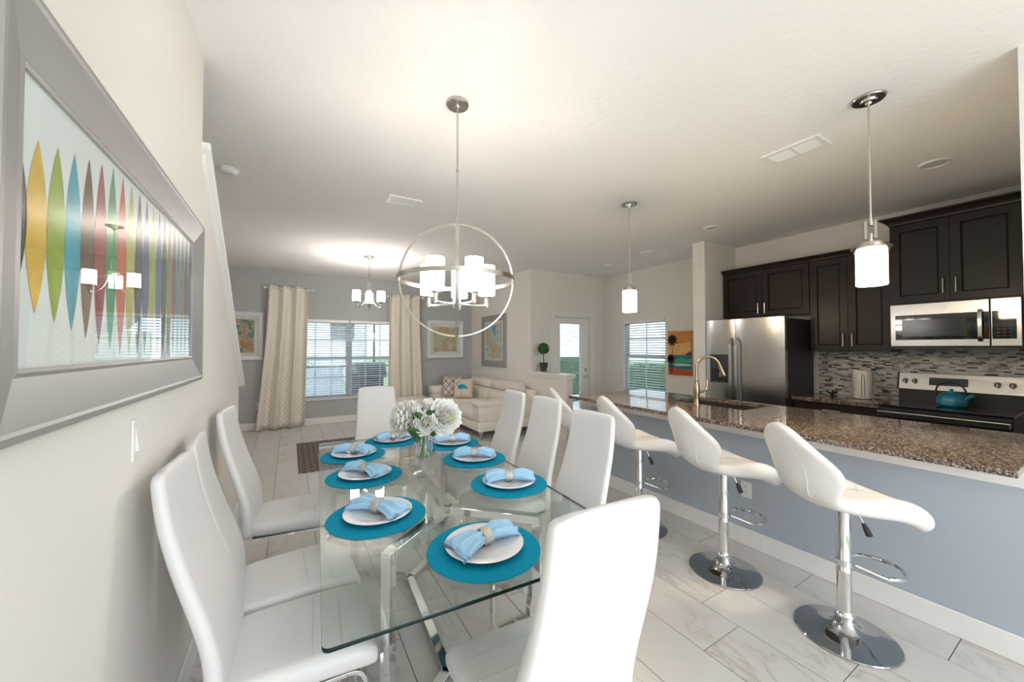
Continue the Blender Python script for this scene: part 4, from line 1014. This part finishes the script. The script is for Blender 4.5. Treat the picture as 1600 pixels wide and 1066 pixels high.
stools = [((2.415, 0.775, 0), R(-30), 'white swivel bar stool nearest the viewer, in front of the range'), ((2.435, 1.393, 0), R(-22), 'second white bar stool from the viewer, beside the wall outlet'), ((2.43, 2.07, 0), R(-15), 'third white bar stool from the viewer, in front of the faucet'), ((2.44, 2.74, 0), R(-20), 'white bar stool at the far end of bar beside the half wall')]
sp_ = None
for loc, a, lab in stools:
    if sp_ is None:
        sp_ = make_stool(lab); sp_.location = loc; sp_.rotation_euler = (0, 0, a)
    else: dup(sp_, loc, a, lab)

# ------------------------------------------------------------------ lamps
CX_, CY_, CZ_ = 0.812, 1.971, 1.825
vd = math.atan2(CY_, CX_)
chd = thing('orb_chandelier', 'large nickel orb chandelier above the glass table', 'chandelier', (CX_, CY_, CZ_), vd+PI/2)
zc = H-CZ_
obj('canopy', B().lathe([(0.001, zc-0.034), (0.012, zc-0.032), (0.016, zc-0.024), (0.058, zc-0.022), (0.064, zc-0.016), (0.064, zc), (0.001, zc)], n=32), 'nickel', chd, True)
obj('rod', B().cyl((0, 0, 0.30), (0, 0, zc-0.03), 0.0055, n=10).cyl((0, 0, 0.62), (0, 0, 0.64), 0.008, n=10), 'nickel', chd, True)
RR = 0.318
obj('vertical_hoop', B().tube([(RR*math.cos(2*PI*i/64), 0, RR*math.sin(2*PI*i/64)) for i in range(64)], 0, closed=True, flatx=(0.009, 0.004, (0, 1, 0))), 'nickel', chd, True)
obj('vertical_hoop', B().tube([(0, RR*math.cos(2*PI*i/64), RR*math.sin(2*PI*i/64)) for i in range(64)], 0, closed=True, flatx=(0.009, 0.004, (1, 0, 0))), 'nickel', chd, True)
obj('horizontal_hoop', B().tube([((RR+0.008)*math.cos(2*PI*i/64), (RR+0.008)*math.sin(2*PI*i/64), 0.0) for i in range(64)], 0, closed=True, flatx=(0.012, 0.004, (0, 0, 1))), 'nickel', chd, True)
obj('centre_column', B().cyl((0, 0, -0.16), (0, 0, 0.32), 0.007, n=10).lathe([(0.001, -0.165), (0.022, -0.16), (0.026, -0.135), (0.022, -0.11), (0.001, -0.105)], n=20), 'nickel', chd, True)
for k in range(5):
    a = k*2*PI/5+R(193); dx, dy = math.cos(a), math.sin(a); r_ = 0.175
    ar = obj('arm', B().tube([(0, 0, -0.135), (dx*r_*0.6, dy*r_*0.6, -0.14), (dx*r_, dy*r_, -0.138)], 0.006, n=8).lathe([(0.001, -0.15), (0.010, -0.148), (0.013, -0.13), (0.009, -0.11), (0.009, -0.095), (0.026, -0.088), (0.026, -0.080), (0.001, -0.079)], c=(dx*r_, dy*r_, 0), n=18), 'nickel', chd, True)
    obj('glass_shade', B().lathe([(0.001, -0.078), (0.047, -0.078), (0.049, -0.074), (0.049, 0.094), (0.044, 0.094), (0.044, -0.06), (0.001, -0.06)], c=(dx*r_, dy*r_, 0), n=28), 'lampshade', ar, True)

fc3 = thing('curved_arm_chandelier', 'small three light chandelier hanging in the living room', 'chandelier', (1.034, 6.013, 2.30), 0.0)
zc = H-2.30
obj('canopy', B().lathe([(0.001, zc-0.05), (0.012, zc-0.048), (0.02, zc-0.03), (0.075, zc-0.012), (0.08, zc), (0.001, zc)], n=28), 'nickel', fc3, True)
obj('rod', B().cyl((0, 0, 0.16), (0, 0, zc-0.04), 0.006, n=8), 'nickel', fc3, True)
obj('yoke', B().box(-0.022, -0.012, -0.006, 0.006, 0.02, 0.16).box(0.012, 0.022, -0.006, 0.006, 0.02, 0.16).box(-0.022, 0.022, -0.006, 0.006, 0.15, 0.16).lathe([(0.001, -0.01), (0.03, -0.005), (0.055, 0.01), (0.05, 0.018), (0.02, 0.03), (0.001, 0.032)], n=20), 'nickel', fc3, True)
for k in range(3):
    a = R(-40.8)-k*2*PI/3; dx, dy = math.cos(a), math.sin(a)
    pts = catmull([(dx*0.035, dy*0.035, 0.0), (dx*0.05, dy*0.05, -0.10), (dx*0.10, dy*0.10, -0.20), (dx*0.17, dy*0.17, -0.245), (dx*0.20, dy*0.20, -0.215), (dx*0.20, dy*0.20, -0.17)], 4)
    ar = obj('arm', B().tube(pts, 0.007, n=8).lathe([(0.001, -0.25), (0.012, -0.235), (0.014, -0.19), (0.045, -0.172), (0.065, -0.165), (0.063, -0.158), (0.001, -0.157)], c=(dx*0.20, dy*0.20, 0), n=18), 'nickel', fc3, True)
    obj('glass_shade', B().lathe([(0.001, -0.156), (0.054, -0.156), (0.057, -0.15), (0.057, 0.0), (0.052, 0.0), (0.052, -0.14), (0.001, -0.14)], c=(dx*0.20, dy*0.20, 0), n=24), 'lampshade_l', ar, True)

def make_pendant(label):
    t = thing('bar_pendant', label, 'pendant lamp', (0, 0, 1.79), 0, 'pendants above the granite bar')
    zc = H-1.79
    obj('canopy', B().lathe([(0.001, zc-0.04), (0.012, zc-0.038), (0.016, zc-0.026), (0.034, zc-0.024), (0.038, zc-0.014), (0.07, zc-0.012), (0.075, zc-0.006), (0.075, zc), (0.001, zc)], n=32), 'nickel', t, True)
    obj('rod', B().cyl((0, 0, 0.34), (0, 0, zc-0.03), 0.0055, n=10), 'nickel', t, True)
    obj('yoke', B().box(-0.004, 0.004, -0.026, -0.015, 0.262, 0.362).box(-0.004, 0.004, 0.015, 0.026, 0.262, 0.362).cyl((0, 0, 0.335), (0, 0, 0.365), 0.010, n=12).cyl((0, -0.02, 0.350), (0, 0.02, 0.350), 0.004, n=8).cyl((0, 0, 0.235), (0, 0, 0.29), 0.008, n=12).cyl((0, -0.02, 0.275), (0, 0.02, 0.275), 0.004, n=8), 'nickel', t, True)
    obj('cap', B().lathe([(0.001, 0.24), (0.050, 0.238), (0.053, 0.228), (0.050, 0.222), (0.062, 0.215), (0.064, 0.206), (0.001, 0.205)], n=32), 'nickel', t, True)
    obj('clear_glass_rim', B().lathe([(0.04, 0.222), (0.084, 0.214), (0.087, 0.208), (0.084, 0.203), (0.074, 0.198), (0.074, 0.185)], n=36, cap=False), 'clearrim', t, True)
    obj('opal_shade', B().lathe([(0.060, 0.203), (0.064, 0.200), (0.066, 0.19), (0.0665, 0.004), (0.064, 0.0), (0.060, 0.0), (0.060, 0.19)], n=36, cap=False), 'lampshade_w', t, True)
    obj('lamp_bulb', B().sphere((0, 0, 0.11), 0.028, 14, 10).cyl((0, 0, 0.13), (0, 0, 0.203), 0.013, n=12), 'bulb', t, True)
    return t
pa = make_pendant('opal glass pendant lamp nearest the viewer above the bar'); pa.location = (2.784, 0.751, 1.79); pa.rotation_euler = (0, 0, R(10))
dup(pa, (2.83, 2.515, 1.79), R(-20), 'opal glass pendant lamp above the far end of bar')

# ceiling fittings
def vent(label, cx, cy, lx, ly):
    t = thing('ceiling_vent', label, 'vent', (cx, cy, H), 0, 'white ceiling air vents')
    f = B(); e = 0.028
    f.box(-lx/2, lx/2, -ly/2, -ly/2+e, -0.012, 0); f.box(-lx/2, lx/2, ly/2-e, ly/2, -0.012, 0); f.box(-lx/2, -lx/2+e, -ly/2+e, ly/2-e, -0.012, 0); f.box(lx/2-e, lx/2, -ly/2+e, ly/2-e, -0.012, 0)
    if lx > ly: f.box(-0.008, 0.008, -ly/2+e, ly/2-e, -0.011, 0)
    else: f.box(-lx/2+e, lx/2-e, -0.008, 0.008, -0.011, 0)
    obj('frame', f, 'white', t)
    obj('backing', B().box(-lx/2+e, lx/2-e, -ly/2+e, ly/2-e, -0.0015, 0), 'seam', t)
    n = 7; sh_ = min(lx, ly)-2*e
    for k in range(n):
        o_ = -sh_/2+(k+0.5)*sh_/n
        if lx > ly: q = B().prism([(-lx/2+e, o_-0.006, -0.003), (-lx/2+e, o_+0.006, -0.010), (-lx/2+e, o_+0.007, -0.009), (-lx/2+e, o_-0.005, -0.002)], (lx-2*e, 0, 0))
        else: q = B().prism([(o_-0.006, -ly/2+e, -0.003), (o_+0.006, -ly/2+e, -0.010), (o_+0.007, -ly/2+e, -0.009), (o_-0.005, -ly/2+e, -0.002)], (0, ly-2*e, 0))
        obj('louvre', q, 'white', t)
vent('white ceiling vent between the two pendant lamps', 3.065, 1.22, 0.21, 0.345)
vent('white ceiling vent near the orb chandelier', 0.92, 3.56, 0.31, 0.19)
vent('white ceiling vent near the nook window', 4.58, 3.63, 0.32, 0.19)
def can(label, cx, cy, r):
    t = thing('recessed_light', label, 'downlight', (cx, cy, H), 0, 'recessed kitchen ceiling lights')
    obj('trim_ring', B().lathe([(r*0.72, -0.004), (r*0.80, -0.012), (r*0.95, -0.010), (r, -0.002), (r, 0), (r*0.72, 0)], n=36, cap=False), 'white', t, True)
    obj('lens', B().lathe([(0.001, -0.004), (r*0.72, -0.004), (r*0.72, -0.001), (0.001, -0.001)], n=30), 'canlens', t, True)
can('round recessed downlight above the range', 4.20, 0.765, 0.095); can('round recessed downlight in front of the refrigerator', 4.22, 2.52, 0.095)
def detector(label, cx, cy, r):
    t = thing('smoke_detector', label, 'smoke detector', (cx, cy, H))
    obj('base', B().lathe([(0.001, -0.012), (r*0.9, -0.012), (r, -0.008), (r, 0), (0.001, 0)], n=32), 'white', t, True)
    obj('cover', B().lathe([(0.001, -0.036), (r*0.45, -0.036), (r*0.7, -0.032), (r*0.85, -0.022), (r*0.88, -0.012), (0.001, -0.012)], n=32), 'white', t, True)
    obj('test_button', B().cyl((r*0.25, 0, -0.036), (r*0.25, 0, -0.039), r*0.16, n=14), 'canlens', t, True)
detector('round white smoke detector on the ceiling by the stairs', -0.425, 3.63, 0.068)
detector('round white detector on the ceiling by the patio door', 4.60, 4.55, 0.06)

# ------------------------------------------------------------------ pictures
def frame_secs(hw, hh, prof):
    # prof: list of (inset, depth); mitred frame, local plane X-Z facing -Y, wall at y=0
    b = B(); secs = []
    for cx, cz in ((-1, -1), (1, -1), (1, 1), (-1, 1)):
        secs.append([(cx*(hw-i), -d, cz*(hh-i)) for i, d in prof])
    return b.loft(secs, closed=True)
def picture(name, label, loc, rz, w, h, prof, fm, inset, mat_w, artm, glass=True, cat='picture'):
    t = thing(name, label, cat, loc, rz)
    obj('frame', frame_secs(w/2, h/2, prof), fm, t)
    aw, ah = w/2-inset, h/2-inset
    obj('mat_board', B().box(-aw, aw, -0.010, -0.006, -ah, ah), 'matboard', t)
    if artm: obj('print', B().box(-aw+mat_w, aw-mat_w, -0.0115, -0.010, -ah+mat_w, ah-mat_w), artm, t)
    if glass: obj('glass', B().poly([(-aw, -0.014, -ah), (aw, -0.014, -ah), (aw, -0.014, ah), (-aw, -0.014, ah)]), 'artglass', t)
    return t
pfw = [(0, 0), (0, 0.03), (0.012, 0.036), (0.06, 0.026), (0.075, 0.012), (0.075, 0)]
picture('framed_print', 'white framed abstract print between the stairs and the curtain', (-0.825, YF-0.001, 1.65), 0, 0.83, 0.84, pfw, 'whiteframe', 0.075, 0.055, 'art_a')
picture('framed_print', 'white framed abstract print above the flamingo cushion', (2.995, YF-0.001, 1.635), 0, 0.84, 0.83, pfw, 'whiteframe', 0.075, 0.065, 'art_b')
pfg = [(0, 0), (0, 0.028), (0.015, 0.034), (0.11, 0.016), (0.125, 0.014), (0.125, 0)]
picture('framed_print', 'grey framed abstract print on the cream wall above the sofa', (XR-0.001, 6.835, 1.59), -PI/2, 1.06, 1.06, pfg, 'greyframe', 0.125, 0.05, 'art_c')
# big surfboard-like print on the stair wall (faces +X)
bp_ = thing('large_framed_print', 'large silver framed print of coloured lens shapes on the stair wall', 'picture', (XL+0.001, 1.458, 1.642), PI/2)
PW, PH = 0.690, 0.342
pb = [(0, 0), (0, 0.034), (0.006, 0.040), (0.014, 0.040), (0.020, 0.037), (0.094, 0.018), (0.101, 0.020), (0.107, 0.017), (0.107, 0)]
obj('frame', frame_secs(PW, PH, pb), 'silver', bp_)
aw, ah = PW-0.106, PH-0.106
obj('paper', B().box(-aw-0.01, aw+0.01, -0.011, -0.006, -ah-0.01, ah+0.01), 'canvas', bp_)
cols = [(62, 62, 66), (226, 186, 62), (150, 176, 52), (66, 166, 186), (104, 84, 66), (158, 76, 72), (72, 152, 98), (206, 104, 58), (182, 186, 96), (74, 70, 74), (86, 98, 134), (164, 180, 70), (70, 112, 146), (74, 72, 66), (128, 146, 78), (142, 68, 76), (80, 138, 156), (120, 130, 92), (92, 74, 70), (70, 84, 104), (150, 110, 60), (90, 120, 90)]
# local +x runs to +Y of the room (to the right in view); near end is local -x
lens = [(0.872, 1.775, 1.515)]+[(0.930+0.0605*k, 1.786+0.014*min(k, 5)+0.002*k, 1.497-0.0115*min(k, 6)-0.001*k) for k in range(19)]
for k, (yc, z1, z0) in enumerate(lens):
    cxk = yc-1.458; hw = 0.0315; zc_ = (z0+z1)/2-1.642; hz = (z1-z0)/2; pts = []
    for i in range(13):
        u = -1+2*i/12; pts.append((cxk+hw*(1-u*u), -0.0118, zc_+hz*u))
    for i in range(11, 0, -1):
        u = -1+2*i/12; pts.append((cxk-hw*(1-u*u), -0.0118, zc_+hz*u))
    pts = [(max(-aw, min(aw, p[0])), p[1], p[2]) for p in pts]
    obj('lens_shape', B().poly(pts), flat('lens_paint', cols[k], 0.7, 0.35, 22), bp_)
obj('glass', B().poly([(-aw, -0.016, -ah), (aw, -0.016, -ah), (aw, -0.016, ah), (-aw, -0.016, ah)]), 'artglass', bp_)
# palm canvas in the nook (faces -X): local x -> -Y of the room after rotation
pc = thing('palm_canvas', 'unframed sunset canvas with palm trees beside the nook window', 'canvas', (XK-0.001, 3.742, 1.36), -PI/2)
cw_, ch_ = 0.205, 0.352
obj('canvas_block', B().box(-cw_, cw_, -0.035, 0, -ch_, ch_), flat('canvas_sky', (206, 138, 74), 0.8, 0.25, 5), pc)
def band(name, pts, rgb, lift):
    obj(name, B().poly([(x*cw_, -0.035-lift, z*ch_) for x, z in pts]), flat('canvas_paint', rgb, 0.8, 0.25, 12), pc)
band('sky_glow', [(-1, 0.35), (1, 0.5), (1, -0.05), (-1, -0.1)], (226, 176, 116), 0.0006)
band('sea', [(-1, -0.08), (1, -0.12), (1, -0.75), (-1, -0.7)], (44, 122, 140), 0.001)
band('wave', [(-0.6, -0.35), (0.1, -0.2), (0.6, -0.28), (1, -0.22), (1, -0.42), (0.2, -0.45), (-0.4, -0.48)], (70, 170, 130), 0.0014)
band('foam', [(-0.8, -0.5), (0.2, -0.47), (1, -0.5), (1, -0.56), (-0.2, -0.6)], (196, 214, 206), 0.0016)
band('sand', [(-1, -0.7), (1, -0.75), (1, -1), (-1, -1)], (196, 84, 40), 0.0012)
band('headland', [(0.4, -0.08), (0.75, 0.02), (1, 0.1), (1, -0.12)], (60, 70, 90), 0.0018)
dk = flat('palm_silhouette', (40, 30, 28), 0.8)
def palm(cx, z0, z1, r):
    q = B(); q.poly([((cx-0.03)*cw_, -0.0375, z0*ch_), ((cx+0.03)*cw_, -0.0375, z0*ch_), ((cx+0.02)*cw_, -0.0375, z1*ch_), ((cx-0.02)*cw_, -0.0375, z1*ch_)])
    for k in range(9):
        a = k*2*PI/9+0.2; d = Vector((math.cos(a), 0, math.sin(a))); s = Vector((-d.z, 0, d.x)); c0 = Vector((cx*cw_, -0.0378, z1*ch_))
        q.poly([c0-s*0.008, c0+d*r*0.6-s*0.022, c0+d*r-Vector((0, 0, 0.02)), c0+d*r*0.6+s*0.022, c0+s*0.008])
    obj('palm_print', q, dk, pc)
palm(-0.62, -0.9, 0.62, 0.105); palm(-0.75, -1.0, -0.25, 0.085)

# ------------------------------------------------------------------ curtains
def curtain(label, x0t, x1t, x0b, x1b, zt, zb, y, folds, seed):
    t = thing('window_curtain', label, 'curtain', ((x0b+x1b)/2, y, zb), 0, 'cream trellis curtains')
    ox, oy, oz = t.location
    def fn(u, v):                       # v: 0 top .. 1 bottom
        amp = 0.05+0.02*v
        x = (x0t+(x1t-x0t)*u)*(1-v**1.6)+(x0b+(x1b-x0b)*u)*v**1.6
        ph = folds*2*PI*u+seed+0.5*math.sin(3*v+seed)*v
        yy = y-amp*math.sin(ph)-0.012*math.sin(2.3*ph+seed)*v-0.05*v*v*(0.5+0.5*math.sin(1.7*PI*u+seed))
        xx = x+0.018*math.cos(ph)*v
        return (xx-ox, yy-oy, zt+(zb-zt)*v-oz)
    obj('cloth', B().grid(fn, 110, 26, uvf=lambda u, v: (u*13, v*26)), 'curtain', t, True, angle=180, solid=0.003)
    for k in range(folds*2):
        u = (k+0.5)/(folds*2); p = fn(u, 0)
        g = B().tube([(p[0]+0.0, 0.024*math.cos(2*PI*i/14), p[2]-0.045+0.024*math.sin(2*PI*i/14)) for i in range(14)], 0.0035, n=6, closed=True)
        obj('grommet', g, 'nickel', t, True)
    return t
def rod(label, x0, x1, y, z):
    t = thing('curtain_rod', label, 'curtain rod', ((x0+x1)/2, y, z)); L = (x1-x0)/2
    obj('pole', B().cyl((-L, 0, 0), (L, 0, 0), 0.010, n=12), 'white', t, True)
    for s in (-1, 1): obj('finial', B().sphere((s*(L+0.018), 0, 0), 0.024, 14, 10).cyl((s*L, 0, 0), (s*(L+0.01), 0, 0), 0.014, n=12), 'white', t, True)
    for s in (-1, 1): obj('bracket', B().box(s*L*0.8-0.006, s*L*0.8+0.006, 0.0, YF-y, -0.012, 0.0).cyl((s*L*0.8, YF-y-0.006, -0.006), (s*L*0.8, YF-y, -0.006), 0.022, n=14), 'white', t, True)
CYY = 7.84
curtain('cream trellis curtain on stair side of the window', -0.335, 0.275, -0.52, 0.225, 2.555, 0.012, CYY, 3, 0.4)
curtain('cream trellis curtain on sofa side of the window', 1.74, 2.36, 1.70, 2.43, 2.555, 0.012, CYY, 3, 2.1)
rod('short white curtain rod on stair side of the window', -0.375, 0.345, CYY, 2.51)
rod('short white curtain rod on sofa side of the window', 1.66, 2.44, CYY, 2.51)

# ------------------------------------------------------------------ sofa, ottoman, cushions, rug
sf = thing('leather_sofa', 'cream leather sofa with headrests along the cream wall', 'sofa', (3.05, 6.42, 0))
def lbox(b, x0, x1, y0, y1, z0, z1, r=0.05):
    pr = rrect((x0+x1)/2, (y0+y1)/2, (x1-x0)/2, (y1-y0)/2, min(r*1.2, (x1-x0)/2.2, (y1-y0)/2.2), 4); cx, cy = (x0+x1)/2, (y0+y1)/2
    secs = []
    for k, (s, z) in enumerate(((r*0.9, z0), (r*0.3, z0+r*0.3), (0, z0+r), (0, z1-r), (r*0.28, z1-r*0.3), (r*0.9, z1))):
        fx = 1-s/((x1-x0)/2); fy = 1-s/((y1-y0)/2)
        secs.append([(cx+(x-cx)*fx, cy+(y-cy)*fy, z) for x, y in pr])
    return b.loft(secs)
Y0s, Y1s, X0s, X1s = 5.22, 7.62, 2.50, 3.60
obj('base', lbox(B(), X0s+0.02, X1s, Y0s, Y1s, 0.13, 0.28, 0.02), 'sofa', sf, True, world=True)
for k in range(2):
    y0 = Y0s+0.24+k*0.96; sc_ = obj('seat_cushion', lbox(B(), X0s, X1s-0.28, y0, y0+0.955, 0.27, 0.45, 0.05), 'sofa', sf, True, world=True)
    obj('back_cushion', lbox(B(), X1s-0.34, X1s-0.05, y0, y0+0.955, 0.40, 0.66, 0.06), 'sofa', sf, True, world=True)
    obj('headrest', lbox(B(), X1s-0.27, X1s-0.02, y0+0.01, y0+0.945, 0.66, 0.84, 0.07), 'sofa', sf, True, world=True)
obj('arm', lbox(B(), X0s+0.02, X1s, Y0s, Y0s+0.24, 0.27, 0.53, 0.03), 'sofa', sf, True, world=True)
obj('arm_pad', lbox(B(), X0s-0.01, X1s-0.05, Y0s-0.02, Y0s+0.27, 0.50, 0.60, 0.045), 'sofa', sf, True, world=True)
obj('arm', lbox(B(), X0s+0.02, X1s, Y1s-0.24, Y1s, 0.27, 0.53, 0.03), 'sofa', sf, True, world=True)
obj('arm_pad', lbox(B(), X0s-0.01, X1s-0.05, Y1s-0.27, Y1s+0.02, 0.50, 0.66, 0.045), 'sofa', sf, True, world=True)
obj('back_panel', lbox(B(), X1s-0.06, X1s+0.02, Y0s, Y1s, 0.27, 0.72, 0.025), 'sofa', sf, True, world=True)
for (lx, ly) in ((X0s+0.09, Y0s+0.07), (X0s+0.09, Y1s-0.07), (X1s-0.07, Y0s+0.07), (X1s-0.07, Y1s-0.07)):
    obj('leg', B().tube([(lx, ly, 0), (lx+0.005, ly, 0.07), (lx+0.03, ly, 0.135)], 0, flatx=(0.016, 0.005, (0, 1, 0))).tube([(lx, ly, 0), (lx-0.005, ly+0.0, 0.07), (lx-0.035, ly, 0.135)], 0, flatx=(0.016, 0.005, (0, 1, 0))), 'chrome', sf, world=True)
ot = thing('leather_ottoman', 'cream leather ottoman in front of the sofa side curtain', 'ottoman', (2.0, 7.2, 0))
obj('base', lbox(B(), -0.38, 0.38, -0.32, 0.32, 0.10, 0.30, 0.02), 'sofa', ot, True); obj('cushion', lbox(B(), -0.39, 0.39, -0.33, 0.33, 0.29, 0.47, 0.06), 'sofa', ot, True)
for sx in (-1, 1):
    for sy in (-1, 1): obj('leg', B().cyl((sx*0.31, sy*0.26, 0), (sx*0.31, sy*0.26, 0.105), 0.012, 0.018, n=10), 'chrome', ot, True)
def cushion(name, label, loc, rz, tilt, s, th, m, extra=None):
    t = thing(name, label, 'cushion', loc, rz); t.rotation_euler = (tilt, 0, rz)
    def prof(u, v): return th*((1-u**4)*(1-v**4))**0.5
    def shape(u, v, sg):
        k = 1-0.05*(1-abs(u)**3)*abs(v)**6-0.05*(1-abs(v)**3)*abs(u)**6
        return (u*s*k, sg*prof(u, v), s+v*s*k)
    b = B(); b.grid(lambda a, c: shape(2*a-1, 2*c-1, -1), 18, 18, uvf=lambda a, c: (a, c)); b.grid(lambda a, c: shape(2*a-1, 2*c-1, 1), 18, 18, uvf=lambda a, c: (a, c))
    obj('cover', b, m, t, True, angle=120)
    if extra: extra(t, s, prof)
    return t
def flam(t, s, prof):
    def pt(u, v): return (u*s, -prof(u, v)-0.0025, s+v*s)
    def blob(pts, n):
        b = B(); c = (sum(p[0] for p in pts)/len(pts), sum(p[1] for p in pts)/len(pts)); k = len(b.v)
        for r in (0.0, 0.5, 1.0):
            for p in pts: b.v.append(Vector(pt(c[0]+(p[0]-c[0])*r, c[1]+(p[1]-c[1])*r)))
        m_ = len(pts)
        for r in range(2):
            for i in range(m_):
                j = (i+1) % m_; b.face((r*m_+i, r*m_+j, (r+1)*m_+j, (r+1)*m_+i))
        obj(n, b, 'flamingo', t, solid=0.001)
    blob([(-0.52+0.0, 0.05), (-0.45, 0.25), (-0.2, 0.36), (0.1, 0.34), (0.35, 0.18), (0.6, -0.18), (0.3, -0.08), (0.05, -0.10), (-0.25, -0.16), (-0.45, -0.10)], 'flamingo_print')
    q = B(); q.tube([pt(u, v) for u, v in ((-0.42, 0.1), (-0.62, 0.25), (-0.66, 0.42), (-0.52, 0.55), (-0.36, 0.58), (-0.28, 0.5), (-0.34, 0.40))], 0.0, flatx=(0.011, 0.0012)); obj('flamingo_neck_print', q, 'flamingo', t)
    q = B(); q.tube([pt(u, v) for u, v in ((-0.15, -0.1), (-0.15, -0.4), (-0.16, -0.7), (-0.15, -0.85))], 0.0025, n=5); obj('flamingo_leg_print', q, 'darkgrey', t)
cushion('throw_cushion', 'coral and teal ikat cushion in the sofa corner', (2.84, 7.12, 0.455), R(-28), R(-14), 0.205, 0.07, 'ikat')
cushion('throw_cushion', 'blush cushion with a teal flamingo on the sofa', (2.93, 6.80, 0.455), R(-36), R(-16), 0.195, 0.07, 'blush', flam)
rgm = tag(obj('area_rug', B().box(0.10, 1.75, 4.93, 6.47, 0.001, 0.010), 'rug'), 'dark brown diamond pattern rug on the living room floor', 'rug')
me = rgm.data; ul = me.uv_layers.new(name='UVMap')
for l in me.loops:
    c = me.vertices[l.vertex_index].co; ul.data[l.index].uv = (c.x/0.20, c.y/0.26)

# ------------------------------------------------------------------ topiary
tp = thing('topiary_plant', 'small ball topiary in a dark urn on the half wall ledge', 'plant', (3.70, 5.16, 1.035))
obj('urn', B().lathe([(0.001, 0.022), (0.05, 0.022), (0.056, 0.03), (0.055, 0.06), (0.064, 0.11), (0.072, 0.145), (0.080, 0.152), (0.078, 0.160), (0.066, 0.158), (0.001, 0.14)], n=28), 'pot', tp, True)
for k in range(4):
    a = PI/4+k*PI/2; obj('foot', B().sphere((0.045*math.cos(a), 0.045*math.sin(a), 0.013), 0.013, 10, 8), 'pot', tp, True)
for s in (-1, 1):
    obj('urn_handle', B().tube(catmull([(0, s*0.06, 0.07), (0, s*0.10, 0.085), (0, s*0.108, 0.125), (0, s*0.085, 0.148)], 4), 0.007, n=8), 'pot', tp, True)
obj('trunk', B().tube([(0, 0, 0.14), (0.006, 0.004, 0.21), (-0.003, 0, 0.28), (0, 0, 0.36)], 0.007, n=8), 'bark', tp, True)
b = B()
def fnb():
    d = Vector((random.gauss(0, 1), random.gauss(0, 1), random.gauss(0, 1))).normalized(); return Vector((0, 0, 0.395))+d*random.uniform(0.082, 0.098), d
leaves(b, fnb, 1100, 0.010, 0.018); obj('foliage', b, 'leaf', tp)['kind'] = 'stuff'
obj('foliage_core', B().sphere((0, 0, 0.395), 0.083, 16, 12), 'leaf', tp, True)

# ------------------------------------------------------------------ switches and outlets
def plate(name, label, loc, rz, kind, cat):
    t = thing(name, label, cat, loc, rz)          # local: faces -Y, wall at y=0
    obj('cover_plate', B().box(-0.036, 0.036, -0.006, 0, -0.058, 0.058), 'outlet', t, bevel=0.002)
    if kind == 'switch': obj('rocker', B().prism([(-0.017, -0.006, -0.033), (-0.017, -0.013, -0.033), (-0.017, -0.006, 0.033)], (0.034, 0, 0)), 'outlet', t)
    else:
        for z in (-0.02, 0.02):
            r = obj('receptacle', B().box(-0.017, 0.017, -0.008, -0.006, z-0.015, z+0.015), 'outlet', t, bevel=0.001)
            for x in (-0.007, 0.007): obj('slot', B().box(x-0.0012, x+0.0012, -0.0085, -0.0079, z-0.003, z+0.008), 'slot', r)
plate('light_switch', 'white rocker light switch under the large silver frame', (XL, 1.462, 1.182), PI/2, 'switch', 'light switch')
plate('light_switch', 'white light switch beside the patio door', (XK, 5.31, 1.12), -PI/2, 'switch', 'light switch')
plate('wall_outlet', 'white outlet on the blue grey bar wall behind a stool', (2.88, 1.48, 0.405), -PI/2, 'outlet', 'outlet')
plate('wall_outlet', 'white outlet on the grey wall left of the curtain', (-0.46, YF, 0.42), 0, 'outlet', 'outlet')
hk = thing('dark_lever', 'small dark lever poking past the end of stair wall', 'lever', (-0.455, 3.985, 0.94))  # unidentified small dark shape, built as a lever
obj('lever', B().tube([(0, 0, 0), (0.03, 0.03, 0.0), (0.058, 0.035, 0.004)], 0.006, n=8), 'black', hk, True); obj('rosette', B().cyl((0, -0.013, 0), (0, 0.004, 0), 0.016, n=14), 'black', hk, True)
